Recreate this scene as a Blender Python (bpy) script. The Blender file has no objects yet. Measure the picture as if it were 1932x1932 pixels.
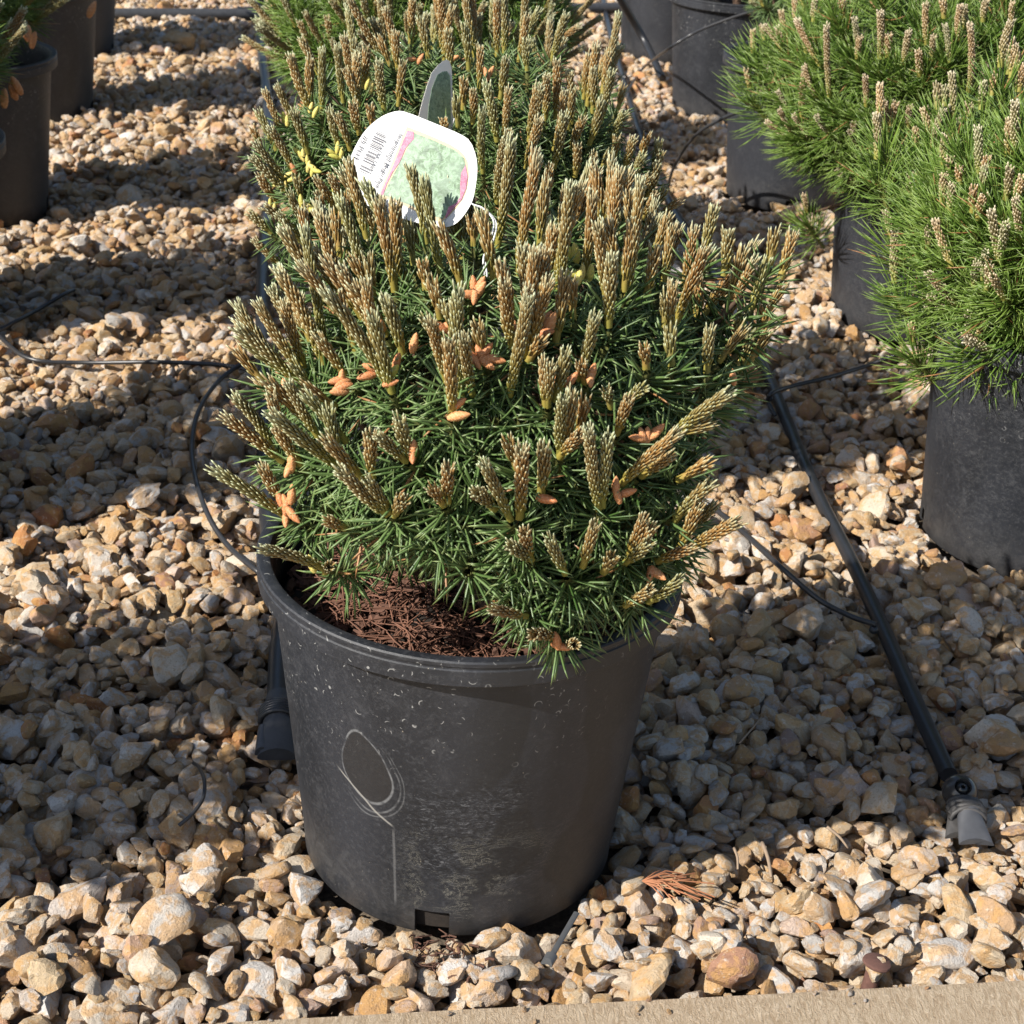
import bpy, bmesh, math, random
import numpy as np
from mathutils import Vector, Matrix, Euler, Quaternion

random.seed(7)
rng = np.random.default_rng(11)
scene = bpy.context.scene
col = scene.collection
R = math.radians

# ------------------------------------------------------------------ camera
CAM = np.array([0.026, -0.951, 0.752]); PITCH, ROLL, FPX = 0.472, 0.060, 2993.0
_f = np.array([0, math.cos(PITCH), -math.sin(PITCH)]); _r0 = np.array([1., 0, 0]); _u0 = np.cross(_r0, _f)
_rt = math.cos(ROLL) * _r0 + math.sin(ROLL) * _u0
_up = -math.sin(ROLL) * _r0 + math.cos(ROLL) * _u0
cam_data = bpy.data.cameras.new('camera')
cam = bpy.data.objects.new('camera', cam_data); col.objects.link(cam)
m = Matrix(((_rt[0], _up[0], -_f[0], CAM[0]), (_rt[1], _up[1], -_f[1], CAM[1]), (_rt[2], _up[2], -_f[2], CAM[2]), (0, 0, 0, 1)))
cam.matrix_world = m
cam_data.sensor_fit = 'HORIZONTAL'; cam_data.sensor_width = 36
cam_data.lens = 36 * FPX / 1932
cam_data.clip_start = 0.02; cam_data.clip_end = 200
cam_data.dof.use_dof = True; cam_data.dof.focus_distance = 1.12; cam_data.dof.aperture_fstop = 24.0
scene.camera = cam

# ------------------------------------------------------------------ light
AZ, EL = R(34), R(37.5)                      # shadows travel along AZ in the ground plane
to_sun = np.array([-math.cos(AZ) * math.cos(EL), -math.sin(AZ) * math.cos(EL), math.sin(EL)])
world = bpy.data.worlds.new('World'); scene.world = world; world.use_nodes = True
wn = world.node_tree.nodes; wl = world.node_tree.links
bg = wn['Background']; sky = wn.new('ShaderNodeTexSky')
sky.sky_type = 'NISHITA'; sky.sun_disc = False; sky.sun_elevation = EL
sky.sun_rotation = math.atan2(to_sun[0], to_sun[1]) % (2 * math.pi)
wl.new(sky.outputs[0], bg.inputs[0]); bg.inputs[1].default_value = 0.085
sd = bpy.data.lights.new('sun', 'SUN'); sd.energy = 5.0; sd.angle = R(0.53); sd.color = (1.0, 0.95, 0.875)
sun = bpy.data.objects.new('sun', sd); col.objects.link(sun)
sun.rotation_euler = Vector(to_sun).to_track_quat('Z', 'Y').to_euler()
sun.location = (-3, -2, 3)
scene.view_settings.view_transform = 'Standard'; scene.view_settings.look = 'None'
scene.view_settings.exposure = 0.74; scene.view_settings.gamma = 1.0
scene.cycles.max_bounces = 6

# ------------------------------------------------------------------ helpers
def ray(px, py):
    return _f + _rt * (px - 966) / FPX + _up * (966 - py) / FPX
def atz(px, py, z=0.0):
    d = ray(px, py); return CAM + d * ((z - CAM[2]) / d[2])
def aty(px, py, y):
    d = ray(px, py); return CAM + d * ((y - CAM[1]) / d[1])
def proj(P):
    d = np.asarray(P) - CAM; z = d @ _f
    return 966 + FPX * (d @ _rt) / z, 966 - FPX * (d @ _up) / z, z

def tag(o, label=None, cat=None, group=None, kind=None):
    if label: o['label'] = label
    if cat: o['category'] = cat
    if group: o['group'] = group
    if kind: o['kind'] = kind
    return o
def link(name, me, mat=None, parent=None, loc=None):
    o = bpy.data.objects.new(name, me); col.objects.link(o)
    if mat is not None and len(me.materials) == 0: me.materials.append(mat)
    if parent is not None: o.parent = parent
    if loc is not None: o.location = loc
    return o
def empty(name, loc=(0, 0, 0), rz=0):
    o = bpy.data.objects.new(name, None); col.objects.link(o); o.location = loc; o.rotation_euler = (0, 0, rz)
    o.empty_display_size = .05
    return o
def mesh(name, V, F, smooth=True, attrs=None, sharp=None):
    me = bpy.data.meshes.new(name); me.from_pydata([tuple(map(float, v)) for v in V], [], F)
    if smooth: me.polygons.foreach_set('use_smooth', [True] * len(me.polygons))
    if attrs:
        for k, a in attrs.items():
            at = me.attributes.new(k, 'FLOAT', 'POINT'); at.data.foreach_set('value', np.asarray(a, dtype=np.float32))
    if sharp: me.set_sharp_from_angle(angle=sharp)
    me.update(); return me
def unit(v):
    v = np.asarray(v, float); return v / (np.linalg.norm(v) + 1e-12)
def frame(d):
    d = unit(d); a = np.array([0, 0, 1.]) if abs(d[2]) < .9 else np.array([1., 0, 0])
    x = unit(np.cross(a, d)); return x, np.cross(d, x), d
def smooth_path(P, n=8):
    P = [np.asarray(p, float) for p in P]; P = [2 * P[0] - P[1]] + P + [2 * P[-1] - P[-2]]; out = []
    for i in range(1, len(P) - 2):
        a, b, c, d = P[i - 1:i + 3]
        for k in range(n):
            t = k / n
            out.append(.5 * ((2 * b) + (c - a) * t + (2 * a - 5 * b + 4 * c - d) * t * t + (3 * b - a - 3 * c + d) * t ** 3))
    out.append(P[-2]); return out
def tube_geo(path, rad, seg=10, V=None, F=None, cap=True):
    V = [] if V is None else V; F = [] if F is None else F
    path = [np.asarray(p, float) for p in path]; b0 = len(V); n = len(path)
    x, y, _ = frame(path[1] - path[0])
    for i, p in enumerate(path):
        t = unit(path[min(i + 1, n - 1)] - path[max(i - 1, 0)])
        x = unit(x - t * (x @ t)); y = np.cross(t, x)
        r = rad(i / (n - 1)) if callable(rad) else rad
        for k in range(seg):
            a = 2 * math.pi * k / seg; V.append(p + r * (math.cos(a) * x + math.sin(a) * y))
    for i in range(n - 1):
        for k in range(seg):
            a = b0 + i * seg + k; b = b0 + i * seg + (k + 1) % seg
            F.append((a, b, b + seg, a + seg))
    if cap:
        F.append(tuple(b0 + k for k in range(seg))[::-1]); F.append(tuple(b0 + (n - 1) * seg + k for k in range(seg)))
    return V, F

# ------------------------------------------------------------------ node helpers / materials
def mat_new(name):
    m = bpy.data.materials.new(name); m.use_nodes = True; nt = m.node_tree
    return m, nt, nt.nodes['Principled BSDF']
def N(nt, t, **kw):
    n = nt.nodes.new(t)
    for k, v in kw.items(): setattr(n, k, v)
    return n
def L(nt, a, b): nt.links.new(a, b)
def ramp(nt, fac, stops, interp='LINEAR'):
    r = N(nt, 'ShaderNodeValToRGB'); r.color_ramp.interpolation = interp
    e = r.color_ramp.elements
    while len(e) < len(stops): e.new(.5)
    for i, (p, c) in enumerate(stops): e[i].position = p; e[i].color = (*c, 1) if len(c) == 3 else c
    if fac is not None: L(nt, fac, r.inputs[0])
    return r.outputs[0]
def noise(nt, vec, scale, detail=4, rough=.6, dist=0):
    n = N(nt, 'ShaderNodeTexNoise'); n.inputs['Scale'].default_value = scale; n.inputs['Detail'].default_value = detail
    n.inputs['Roughness'].default_value = rough; n.inputs['Distortion'].default_value = dist
    if vec is not None: L(nt, vec, n.inputs['Vector'])
    return n.outputs[0]
def math_(nt, op, a, b=None, c=None, clamp=False):
    n = N(nt, 'ShaderNodeMath', operation=op, use_clamp=clamp)
    for i, v in enumerate((a, b, c)):
        if v is None: continue
        if isinstance(v, (int, float)): n.inputs[i].default_value = v
        else: L(nt, v, n.inputs[i])
    return n.outputs[0]
def mix(nt, fac, a, b, blend='MIX'):
    n = N(nt, 'ShaderNodeMix', data_type='RGBA', blend_type=blend)
    for sock, v in ((n.inputs[0], fac), (n.inputs[6], a), (n.inputs[7], b)):
        if isinstance(v, (int, float)): sock.default_value = v
        elif isinstance(v, tuple): sock.default_value = (*v, 1)
        else: L(nt, v, sock)
    return n.outputs[2]
def bump(nt, bsdf, h, strength=.4, dist=.001):
    b = N(nt, 'ShaderNodeBump'); b.inputs['Strength'].default_value = strength; b.inputs['Distance'].default_value = dist
    L(nt, h, b.inputs['Height']); L(nt, b.outputs[0], bsdf.inputs['Normal'])
def sstep(nt, v, lo, hi):
    n = N(nt, 'ShaderNodeMapRange', interpolation_type='SMOOTHSTEP'); L(nt, v, n.inputs[0])
    n.inputs[1].default_value = lo; n.inputs[2].default_value = hi; return n.outputs[0]
def coord(nt, which='Object'):
    return N(nt, 'ShaderNodeTexCoord').outputs[which]
def simple(name, c, rough=.5, var=.25, scale=200, bmp=0.0):
    m, nt, b = mat_new(name); v = coord(nt); n = noise(nt, v, scale, 5)
    L(nt, mix(nt, n, tuple(x * (1 - var) for x in c), tuple(min(1, x * (1 + var)) for x in c)), b.inputs['Base Color'])
    b.inputs['Roughness'].default_value = rough
    if bmp: bump(nt, b, n, bmp, .0006)
    return m

def mat_stone():
    m, nt, b = mat_new('crushed_limestone'); v = coord(nt)
    oi = N(nt, 'ShaderNodeObjectInfo'); rnd = oi.outputs['Random']
    base = ramp(nt, rnd, [(0, (.45, .35, .23)), (.10, (.52, .46, .38)), (.20, (.40, .28, .15)), (.30, (.55, .51, .46)), (.40, (.45, .33, .19)),
                          (.50, (.49, .43, .35)), (.57, (.38, .22, .095)), (.66, (.49, .475, .455)), (.75, (.46, .37, .26)), (.80, (.38, .17, .06)),
                          (.87, (.56, .53, .49)), (.95, (.36, .34, .32)), (1, (.30, .13, .06))])
    off = N(nt, 'ShaderNodeVectorMath', operation='ADD'); L(nt, v, off.inputs[0])
    cmb = N(nt, 'ShaderNodeCombineXYZ')
    for i, k in enumerate((37., 91., 53.)): L(nt, math_(nt, 'MULTIPLY', rnd, k), cmb.inputs[i])
    L(nt, cmb.outputs[0], off.inputs[1]); v2 = off.outputs[0]
    n1 = noise(nt, v2, 1.3, 6, .62, .6); n2 = noise(nt, v2, 3.6, 6, .7); n3 = noise(nt, v2, 11, 4, .7)
    c = mix(nt, math_(nt, 'MULTIPLY', sstep(nt, n1, .44, .58), .72), base, (.46, .265, .10))
    c = mix(nt, math_(nt, 'MULTIPLY', sstep(nt, n2, .55, .70), .55), c, (.62, .58, .52))
    c = mix(nt, math_(nt, 'MULTIPLY', sstep(nt, n3, .52, .68), .42), c, (.17, .11, .06))
    L(nt, c, b.inputs['Base Color']); b.inputs['Roughness'].default_value = .88; b.inputs['Specular IOR Level'].default_value = .25
    h = math_(nt, 'ADD', math_(nt, 'MULTIPLY', n2, 1.), math_(nt, 'MULTIPLY', n3, .5)); bump(nt, b, h, .9, .0026)
    return m
M = {}
M['stone'] = mat_stone()

def mat_ground():
    m, nt, b = mat_new('grit_soil'); v = coord(nt)
    c = ramp(nt, noise(nt, v, 160, 6, .7), [(.3, (.05, .038, .028)), (.6, (.15, .115, .08)), (.8, (.28, .22, .15))])
    L(nt, c, b.inputs['Base Color']); b.inputs['Roughness'].default_value = .95
    bump(nt, b, noise(nt, v, 300, 5), .6, .003); return m
M['ground'] = mat_ground()

def mat_concrete():
    m, nt, b = mat_new('broomed_concrete'); v = coord(nt)
    mp = N(nt, 'ShaderNodeMapping'); mp.inputs['Rotation'].default_value = (0, 0, R(6)); mp.inputs['Scale'].default_value = (1, .30, 1); L(nt, v, mp.inputs[0])
    s = noise(nt, mp.outputs[0], 400, 5, .75, 1.2); g = noise(nt, v, 900, 3, .7); big = noise(nt, v, 14, 4)
    c = mix(nt, sstep(nt, s, .35, .68), (.38, .275, .170), (.62, .50, .355))
    c = mix(nt, math_(nt, 'MULTIPLY', sstep(nt, g, .62, .75), .6), c, (.20, .13, .08))
    c = mix(nt, math_(nt, 'MULTIPLY', sstep(nt, big, .5, .8), .3), c, (.50, .38, .26))
    L(nt, c, b.inputs['Base Color']); b.inputs['Roughness'].default_value = .9
    bump(nt, b, math_(nt, 'ADD', s, math_(nt, 'MULTIPLY', g, .5)), .8, .0016); return m
M['concrete'] = mat_concrete()

def mat_pot(name, ring=False):
    m, nt, b = mat_new(name); v = coord(nt)
    oi = N(nt, 'ShaderNodeObjectInfo')
    off = N(nt, 'ShaderNodeVectorMath', operation='ADD'); L(nt, v, off.inputs[0])
    if not ring: L(nt, oi.outputs['Location'], off.inputs[1])
    v2 = off.outputs[0]
    mp = N(nt, 'ShaderNodeMapping'); mp.inputs['Scale'].default_value = (1, 1, .45); L(nt, v2, mp.inputs[0])
    a = noise(nt, mp.outputs[0], 9, 5, .55, .3); f = noise(nt, v2, 330, 4, .7); s = noise(nt, v2, 45, 8, .8, 1.0)
    mp2 = N(nt, 'ShaderNodeMapping'); mp2.inputs['Scale'].default_value = (1, 1, 2.6); L(nt, v2, mp2.inputs[0])
    scr = noise(nt, mp2.outputs[0], 75, 7, .85, 1.2)
    c = mix(nt, sstep(nt, a, .36, .62), (.007, .0085, .012), (.019, .021, .027))
    c = mix(nt, math_(nt, 'MULTIPLY', sstep(nt, f, .50, .72), .45), c, (.060, .062, .069))
    c = mix(nt, math_(nt, 'MULTIPLY', sstep(nt, s, .50, .66), .45), c, (.050, .052, .058))
    area = sstep(nt, noise(nt, v2, 7, 3, .5), .45, .62)
    c = mix(nt, math_(nt, 'MULTIPLY', math_(nt, 'MULTIPLY', sstep(nt, math_(nt, 'ABSOLUTE', math_(nt, 'SUBTRACT', scr, .56)), .011, .003), area), .5), c, (.15, .15, .15))
    c = mix(nt, math_(nt, 'MULTIPLY', sstep(nt, scr, .42, .30), .7), c, (.007, .008, .010))
    sp = N(nt, 'ShaderNodeSeparateXYZ'); L(nt, v, sp.inputs[0])
    z = sp.outputs[2]
    c = mix(nt, math_(nt, 'MULTIPLY', math_(nt, 'MULTIPLY', sstep(nt, z, .075, -.01), sstep(nt, s, .3, .6)), .5), c, (.062, .058, .054))
    vo = N(nt, 'ShaderNodeTexVoronoi'); vo.inputs['Scale'].default_value = 130; L(nt, v2, vo.inputs['Vector'])
    ar = math_(nt, 'ABSOLUTE', math_(nt, 'SUBTRACT', vo.outputs['Distance'], .36))
    ringlets = math_(nt, 'MULTIPLY', sstep(nt, ar, .05, .015), sstep(nt, noise(nt, v2, 170, 2, .5), .57, .66))
    c = mix(nt, math_(nt, 'MULTIPLY', math_(nt, 'MULTIPLY', ringlets, sstep(nt, z, .12, .20)), .75), c, (.32, .32, .31))
    dirt = sstep(nt, noise(nt, v2, 420, 2, .5), .74, .80)
    c = mix(nt, math_(nt, 'MULTIPLY', dirt, .7), c, (.36, .32, .25))
    if ring:
        u = math_(nt, 'MULTIPLY', math_(nt, 'ARCTAN2', sp.outputs[0], math_(nt, 'MULTIPLY', sp.outputs[1], -1.)), .124)
        wob = math_(nt, 'MULTIPLY', math_(nt, 'SUBTRACT', noise(nt, v, 22, 1), .5), .010)
        du = math_(nt, 'ADD', math_(nt, 'SUBTRACT', u, RING[0]), wob); dz = math_(nt, 'ADD', math_(nt, 'SUBTRACT', z, RING[1]), wob)
        # egg: narrower at the top, leaning
        du = math_(nt, 'ADD', du, math_(nt, 'MULTIPLY', dz, .10))
        wid = math_(nt, 'SUBTRACT', .0172, math_(nt, 'MULTIPLY', dz, .16))
        e = math_(nt, 'SQRT', math_(nt, 'ADD', math_(nt, 'POWER', math_(nt, 'ABSOLUTE', math_(nt, 'DIVIDE', du, wid)), 2.), math_(nt, 'POWER', math_(nt, 'ABSOLUTE', math_(nt, 'DIVIDE', dz, .029)), 2.)))
        c = mix(nt, math_(nt, 'MULTIPLY', sstep(nt, e, 1.0, .93), .7), c, (.014, .013, .013))
        for rr, w, k in ((1.0, .055, .75), (1.24, .04, .55), (1.36, .03, .45)):
            ln = math_(nt, 'MULTIPLY', sstep(nt, math_(nt, 'ABSOLUTE', math_(nt, 'SUBTRACT', e, rr)), w, w * .2), sstep(nt, noise(nt, v, 90, 4, .7), .28, .62))
            low = 1.0 if rr == 1.0 else sstep(nt, math_(nt, 'ADD', du, math_(nt, 'MULTIPLY', dz, -.7)), -.004, .012)
            c = mix(nt, math_(nt, 'MULTIPLY', math_(nt, 'MULTIPLY', ln, low), k), c, (.17, .175, .18))
        # pour line running to a drip
        q = math_(nt, 'ADD', math_(nt, 'ADD', math_(nt, 'SUBTRACT', z, RING[1] - .030), math_(nt, 'MULTIPLY', math_(nt, 'SUBTRACT', u, RING[0]), .78)), wob)
        inr = math_(nt, 'MULTIPLY', sstep(nt, math_(nt, 'SUBTRACT', u, RING[0]), -.026, -.018), sstep(nt, math_(nt, 'SUBTRACT', u, RING[0]), .021, .016))
        c = mix(nt, math_(nt, 'MULTIPLY', math_(nt, 'MULTIPLY', sstep(nt, math_(nt, 'ABSOLUTE', q), .0016, .0003), inr), .8), c, (.26, .25, .23))
        dr = math_(nt, 'ABSOLUTE', math_(nt, 'SUBTRACT', math_(nt, 'SUBTRACT', u, RING[0]), math_(nt, 'ADD', .0195, math_(nt, 'MULTIPLY', wob, .12))))
        inz = math_(nt, 'MULTIPLY', sstep(nt, z, RING[1] - .045, RING[1] - .050), sstep(nt, z, .018, .03))
        c = mix(nt, math_(nt, 'MULTIPLY', math_(nt, 'MULTIPLY', sstep(nt, dr, .0014, .0004), inz), .4), c, (.16, .16, .16))
        sc2 = noise(nt, mp2.outputs[0], 120, 8, .85, 1.6)
        zone = math_(nt, 'MULTIPLY', sstep(nt, math_(nt, 'ABSOLUTE', math_(nt, 'SUBTRACT', u, .012)), .066, .030), sstep(nt, math_(nt, 'ABSOLUTE', math_(nt, 'SUBTRACT', z, .095)), .062, .030))
        zone = math_(nt, 'MULTIPLY', zone, sstep(nt, noise(nt, v, 16, 3), .30, .50))
        c = mix(nt, math_(nt, 'MULTIPLY', math_(nt, 'MULTIPLY', sstep(nt, sc2, .52, .42), zone), .95), c, (.005, .006, .008))
        c = mix(nt, math_(nt, 'MULTIPLY', math_(nt, 'MULTIPLY', sstep(nt, sc2, .54, .62), zone), .75), c, (.15, .155, .165))
        wipe = math_(nt, 'MULTIPLY', sstep(nt, noise(nt, mp.outputs[0], 17, 2, .4, .5), .53, .57), sstep(nt, u, -.01, .03))
        c = mix(nt, math_(nt, 'MULTIPLY', wipe, .7), c, (.012, .0125, .014))
        # dried crust above the drain notch and in the scuffed middle
        cr = noise(nt, mp2.outputs[0], 48, 6, .8, 2.0)
        crm = math_(nt, 'MULTIPLY', sstep(nt, math_(nt, 'ABSOLUTE', math_(nt, 'SUBTRACT', cr, .5)), .010, .002), sstep(nt, math_(nt, 'ABSOLUTE', math_(nt, 'SUBTRACT', z, .055)), .05, .02))
        crm = math_(nt, 'MULTIPLY', crm, sstep(nt, math_(nt, 'ABSOLUTE', math_(nt, 'SUBTRACT', u, .018)), .065, .03))
        c = mix(nt, math_(nt, 'MULTIPLY', math_(nt, 'MULTIPLY', crm, sstep(nt, noise(nt, v, 40, 2), .47, .56)), .75), c, (.40, .38, .31))
    L(nt, c, b.inputs['Base Color'])
    b.inputs['Roughness'].default_value = .5
    L(nt, math_(nt, 'ADD', .40, math_(nt, 'MULTIPLY', f, .3)), b.inputs['Roughness'])
    b.inputs['Specular IOR Level'].default_value = .55
    bump(nt, b, math_(nt, 'ADD', math_(nt, 'MULTIPLY', scr, 1.), math_(nt, 'MULTIPLY', f, .35)), .35, .0008)
    return m
RING = (-.0605, .138)
M['pot'] = mat_pot('dusty_black_plastic'); M['pot_main'] = mat_pot('scuffed_black_plastic', True)
M['pipe'] = simple('black_polyethylene', (.020, .021, .024), .38, .5, 60)
M['pipe_dusty'] = simple('dusty_black_pipe', (.045, .047, .052), .55, .6, 90)
M['tube'] = simple('drip_tube_black', (.028, .028, .030), .35, .3, 200)
M['tape'] = simple('grey_black_tape', (.055, .052, .050), .6, .4, 300, .4)
M['foldpipe'] = simple('flattened_grey_pipe', (.060, .062, .068), .42, .35, 120, .2)
M['foil'] = simple('silvery_scuff', (.55, .55, .53), .25, .5, 500)
M['soil'] = simple('dark_potting_soil', (.020, .014, .010), .95, .7, 260, .8)
M['bark'] = simple('bark_chip', (.095, .045, .028), .9, .6, 300, .5)
M['mulch'] = simple('dead_needle_mulch', (.165, .075, .045), .8, .6, 90)
M['drypine'] = simple('dead_pine_needles', (.34, .14, .065), .7, .5, 90)
M['twigwood'] = simple('weathered_twig', (.26, .19, .13), .85, .3, 200, .4)
M['rust'] = simple('rusty_iron', (.105, .050, .038), .85, .5, 350, .7)
M['zip'] = simple('grey_nylon', (.075, .078, .082), .4, .2, 200)
M['branch'] = simple('pine_bark', (.085, .050, .030), .9, .5, 200, .8)
M['string'] = simple('white_string', (.75, .75, .74), .6, .1, 400)
M['tagwhite'] = simple('white_label_plastic', (.70, .70, .69), .35, .02, 100)
M['tagshade'] = simple('shaded_label_plastic', (.66, .62, .56), .4, .05, 100)  # white card of the rear label, shade put into its colour
M['ink'] = simple('label_ink', (.02, .022, .04), .5, .1, 100)
M['inkpale'] = simple('faded_label_ink', (.05, .055, .075), .5, .1, 100)
M['tagborder'] = simple('label_yellow_border', (.56, .42, .24), .5, .08, 200)

def mat_print(name, a, b_, c_, scale):
    m, nt, b = mat_new(name); v = coord(nt)
    vo = N(nt, 'ShaderNodeTexVoronoi'); vo.inputs['Scale'].default_value = scale; L(nt, v, vo.inputs['Vector'])
    n1 = noise(nt, v, scale * 1.1, 5, .75, 1.5); n2 = noise(nt, v, scale * .28, 3)
    c = ramp(nt, n1, [(.30, a), (.45, b_), (.60, c_), (.74, b_)])
    c = mix(nt, math_(nt, 'MULTIPLY', sstep(nt, vo.outputs['Distance'], .55, .8), .45), c, a)
    c = mix(nt, math_(nt, 'MULTIPLY', sstep(nt, n2, .45, .6), .35), c, c_)
    L(nt, c, b.inputs['Base Color']); b.inputs['Roughness'].default_value = .35; return m
M['photo'] = mat_print('printed_foliage', (.025, .045, .03), (.11, .20, .09), (.27, .38, .27), 200)
M['photo_dark'] = mat_print('printed_foliage_shaded', (.04, .07, .045), (.10, .16, .09), (.22, .30, .20), 260)  # rear label's copy of the print, darkened for the shade it stands in
M['pink'] = mat_print('printed_pink_flowers', (.20, .03, .08), (.36, .075, .16), (.46, .22, .30), 500)

def mat_needle(name, lo, hi, yel):
    m, nt, b = mat_new(name)
    at = N(nt, 'ShaderNodeAttribute', attribute_name='rnd'); t = N(nt, 'ShaderNodeAttribute', attribute_name='tone')
    oi = N(nt, 'ShaderNodeObjectInfo')
    f = math_(nt, 'ADD', math_(nt, 'MULTIPLY', at.outputs['Fac'], .65), math_(nt, 'MULTIPLY', oi.outputs['Random'], .35))
    c = mix(nt, f, lo, hi)
    c = mix(nt, math_(nt, 'MULTIPLY', sstep(nt, t.outputs['Fac'], .72, 1.0), .55), c, yel)
    c = mix(nt, math_(nt, 'MULTIPLY', sstep(nt, t.outputs['Fac'], .2, .0), .6), c, (.12, .09, .03))
    c = mix(nt, sstep(nt, at.outputs['Fac'], .975, .985), c, (.30, .15, .06))
    L(nt, c, b.inputs['Base Color']); b.inputs['Roughness'].default_value = .42; b.inputs['Specular IOR Level'].default_value = .5
    return m
M['needle'] = mat_needle('mugo_needles', (.032, .075, .012), (.135, .205, .070), (.30, .34, .13))
M['needle_green'] = mat_needle('long_green_needles', (.040, .098, .010), (.185, .275, .050), (.26, .32, .09))
def mat_candle(name, brown, green, pale):
    m, nt, b = mat_new(name)
    rn = N(nt, 'ShaderNodeAttribute', attribute_name='rnd').outputs['Fac']; t = N(nt, 'ShaderNodeAttribute', attribute_name='tone').outputs['Fac']
    h = N(nt, 'ShaderNodeAttribute', attribute_name='hgt').outputs['Fac']
    orr = N(nt, 'ShaderNodeObjectInfo').outputs['Random']
    br = ramp(nt, orr, [(0, brown), (.3, tuple(x * y for x, y in zip(brown, (1.25, 1.4, 1.5)))), (.6, tuple(x * y for x, y in zip(brown, (.85, 1.15, 1.3)))), (1, tuple(x * y for x, y in zip(brown, (.85, 1.45, 1.6))))])
    br = mix(nt, rn, mix(nt, .35, br, (.10, .05, .02)), br)
    c = mix(nt, math_(nt, 'MULTIPLY', sstep(nt, h, .55, .0), .75), br, green)
    pm = math_(nt, 'MULTIPLY', sstep(nt, t, .62, .95), math_(nt, 'ADD', .25, math_(nt, 'MULTIPLY', rn, .65)))
    pm = math_(nt, 'ADD', pm, math_(nt, 'MULTIPLY', sstep(nt, h, .80, 1.0), .5), clamp=True)
    c = mix(nt, pm, c, pale)
    L(nt, c, b.inputs['Base Color']); b.inputs['Roughness'].default_value = .5; b.inputs['Specular IOR Level'].default_value = .4
    return m
M['candle'] = mat_candle('candle_sheaths', (.315, .170, .055), (.24, .225, .035), (.50, .55, .36))
M['candle_pale'] = mat_candle('pale_candle_sheaths', (.37, .225, .10), (.25, .26, .035), (.66, .58, .43))
def mat_cone(name, a, b_):
    m, nt, b = mat_new(name); oi = N(nt, 'ShaderNodeObjectInfo').outputs['Random']
    t = N(nt, 'ShaderNodeAttribute', attribute_name='tone').outputs['Fac']
    c = mix(nt, oi, a, b_); c = mix(nt, math_(nt, 'MULTIPLY', t, .45), c, (.72, .46, .28))
    L(nt, c, b.inputs['Base Color']); b.inputs['Roughness'].default_value = .6
    bump(nt, b, noise(nt, coord(nt), 900, 3), .6, .0008)
    return m
M['cone'] = mat_cone('orange_pollen_cone', (.46, .15, .045), (.58, .26, .09))
M['cone_y'] = mat_cone('yellow_pollen_cone', (.42, .44, .05), (.60, .50, .13))

# ------------------------------------------------------------------ gravel
POTS = dict(main=(0, 0), second=(-.048, .585), third=(-.13, 1.25), fourth=(-.19, 1.88),
            fr=(.575, .555), mr=(.58, 1.225), br=(.486, 1.835), b2=(.43, 2.48), b3=(.34, 3.08),
            l0=(-.77, .96), l1=(-.85, 1.47), l2=(-.95, 2.12), l3=(-1.05, 2.68), lm=(-.715, .40), ln=(-.655, -.17),
            h1=(-.93, 3.66), h2=(-.52, 3.82))
def curb_y(x): return -.1875 + .152 * x - .0015

def stone_mesh(i):
    r = random.Random(100 + i)
    bm = bmesh.new(); bmesh.ops.create_icosphere(bm, subdivisions=3, radius=1)
    planes = []
    for k in range(r.randint(9, 15)):
        n = unit(np.array([r.gauss(0, 1), r.gauss(0, 1), r.gauss(0, 1)])); planes.append((n, r.uniform(.55, .95)))
    dents = [(unit(np.array([r.gauss(0, 1), r.gauss(0, 1), r.gauss(0, 1)])), r.uniform(.25, .5), r.uniform(.05, .14)) for _ in range(3)]
    Nn = np.array([p[0] for p in planes]); D = np.array([p[1] for p in planes])
    ph = [r.uniform(0, 9) for _ in range(6)]
    sx, sy, sz = 1.0, r.uniform(.55, .92), r.uniform(.38, .75)
    for v in bm.verts:
        d = np.array(v.co); c = Nn @ d
        rr = np.where(c > 1e-3, D / np.maximum(c, 1e-3), 9.)
        rad = -math.log(np.exp(-42 * np.minimum(rr, 3)).sum() + math.exp(-42 * 1.18)) / 42
        for dn, dw, dd_ in dents:
            q = np.linalg.norm(d - dn) / dw
            if q < 1: rad -= dd_ * (1 - q * q) ** 2
        rad *= 1 + .035 * math.sin(5 * d[0] + ph[0]) * math.sin(6 * d[1] + ph[1]) + .022 * math.sin(11 * d[2] + ph[2]) * math.sin(9 * d[0] + ph[3])
        rad += r.uniform(-.017, .017)
        v.co = Vector((d[0] * rad * sx, d[1] * rad * sy, d[2] * rad * sz))
    for f in bm.faces: f.smooth = True
    me = bpy.data.meshes.new('stone'); bm.to_mesh(me); bm.free(); me.materials.append(M['stone'])
    me.set_sharp_from_angle(angle=R(23))
    return me
STONES = [stone_mesh(i) for i in range(24)]

CELL = .0035; X0, X1, Y0, Y1 = -2.3, 2.6, -.75, 4.9
GX, GY = int((X1 - X0) / CELL), int((Y1 - Y0) / CELL)
H = np.full((GY, GX), -.030, dtype=np.float32) + rng.uniform(-.003, .003, (GY, GX)).astype(np.float32)
def in_region(x, y):
    d = y + .951
    if y < curb_y(x) + .004: return False
    if x < -.22 * 1 - .52 * d or x > .22 + .52 * d: return False
    return True
st = []
def near_pot(x, y, r):
    for (cx, cy) in POTS.values():
        if (x - cx) ** 2 + (y - cy) ** 2 < (.112 + r * .75) ** 2: return True
    return False
PIPE_R = [atz(x, y, .004)[:2] for x, y in ((1860, 1620), (1812, 1500), (1790, 1462), (1725, 1320), (1668, 1190), (1600, 1045), (1530, 905), (1440, 690), (1350, 520), (1265, 385), (1213, 268), (1180, 160), (1150, 60), (1138, 0))]
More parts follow.
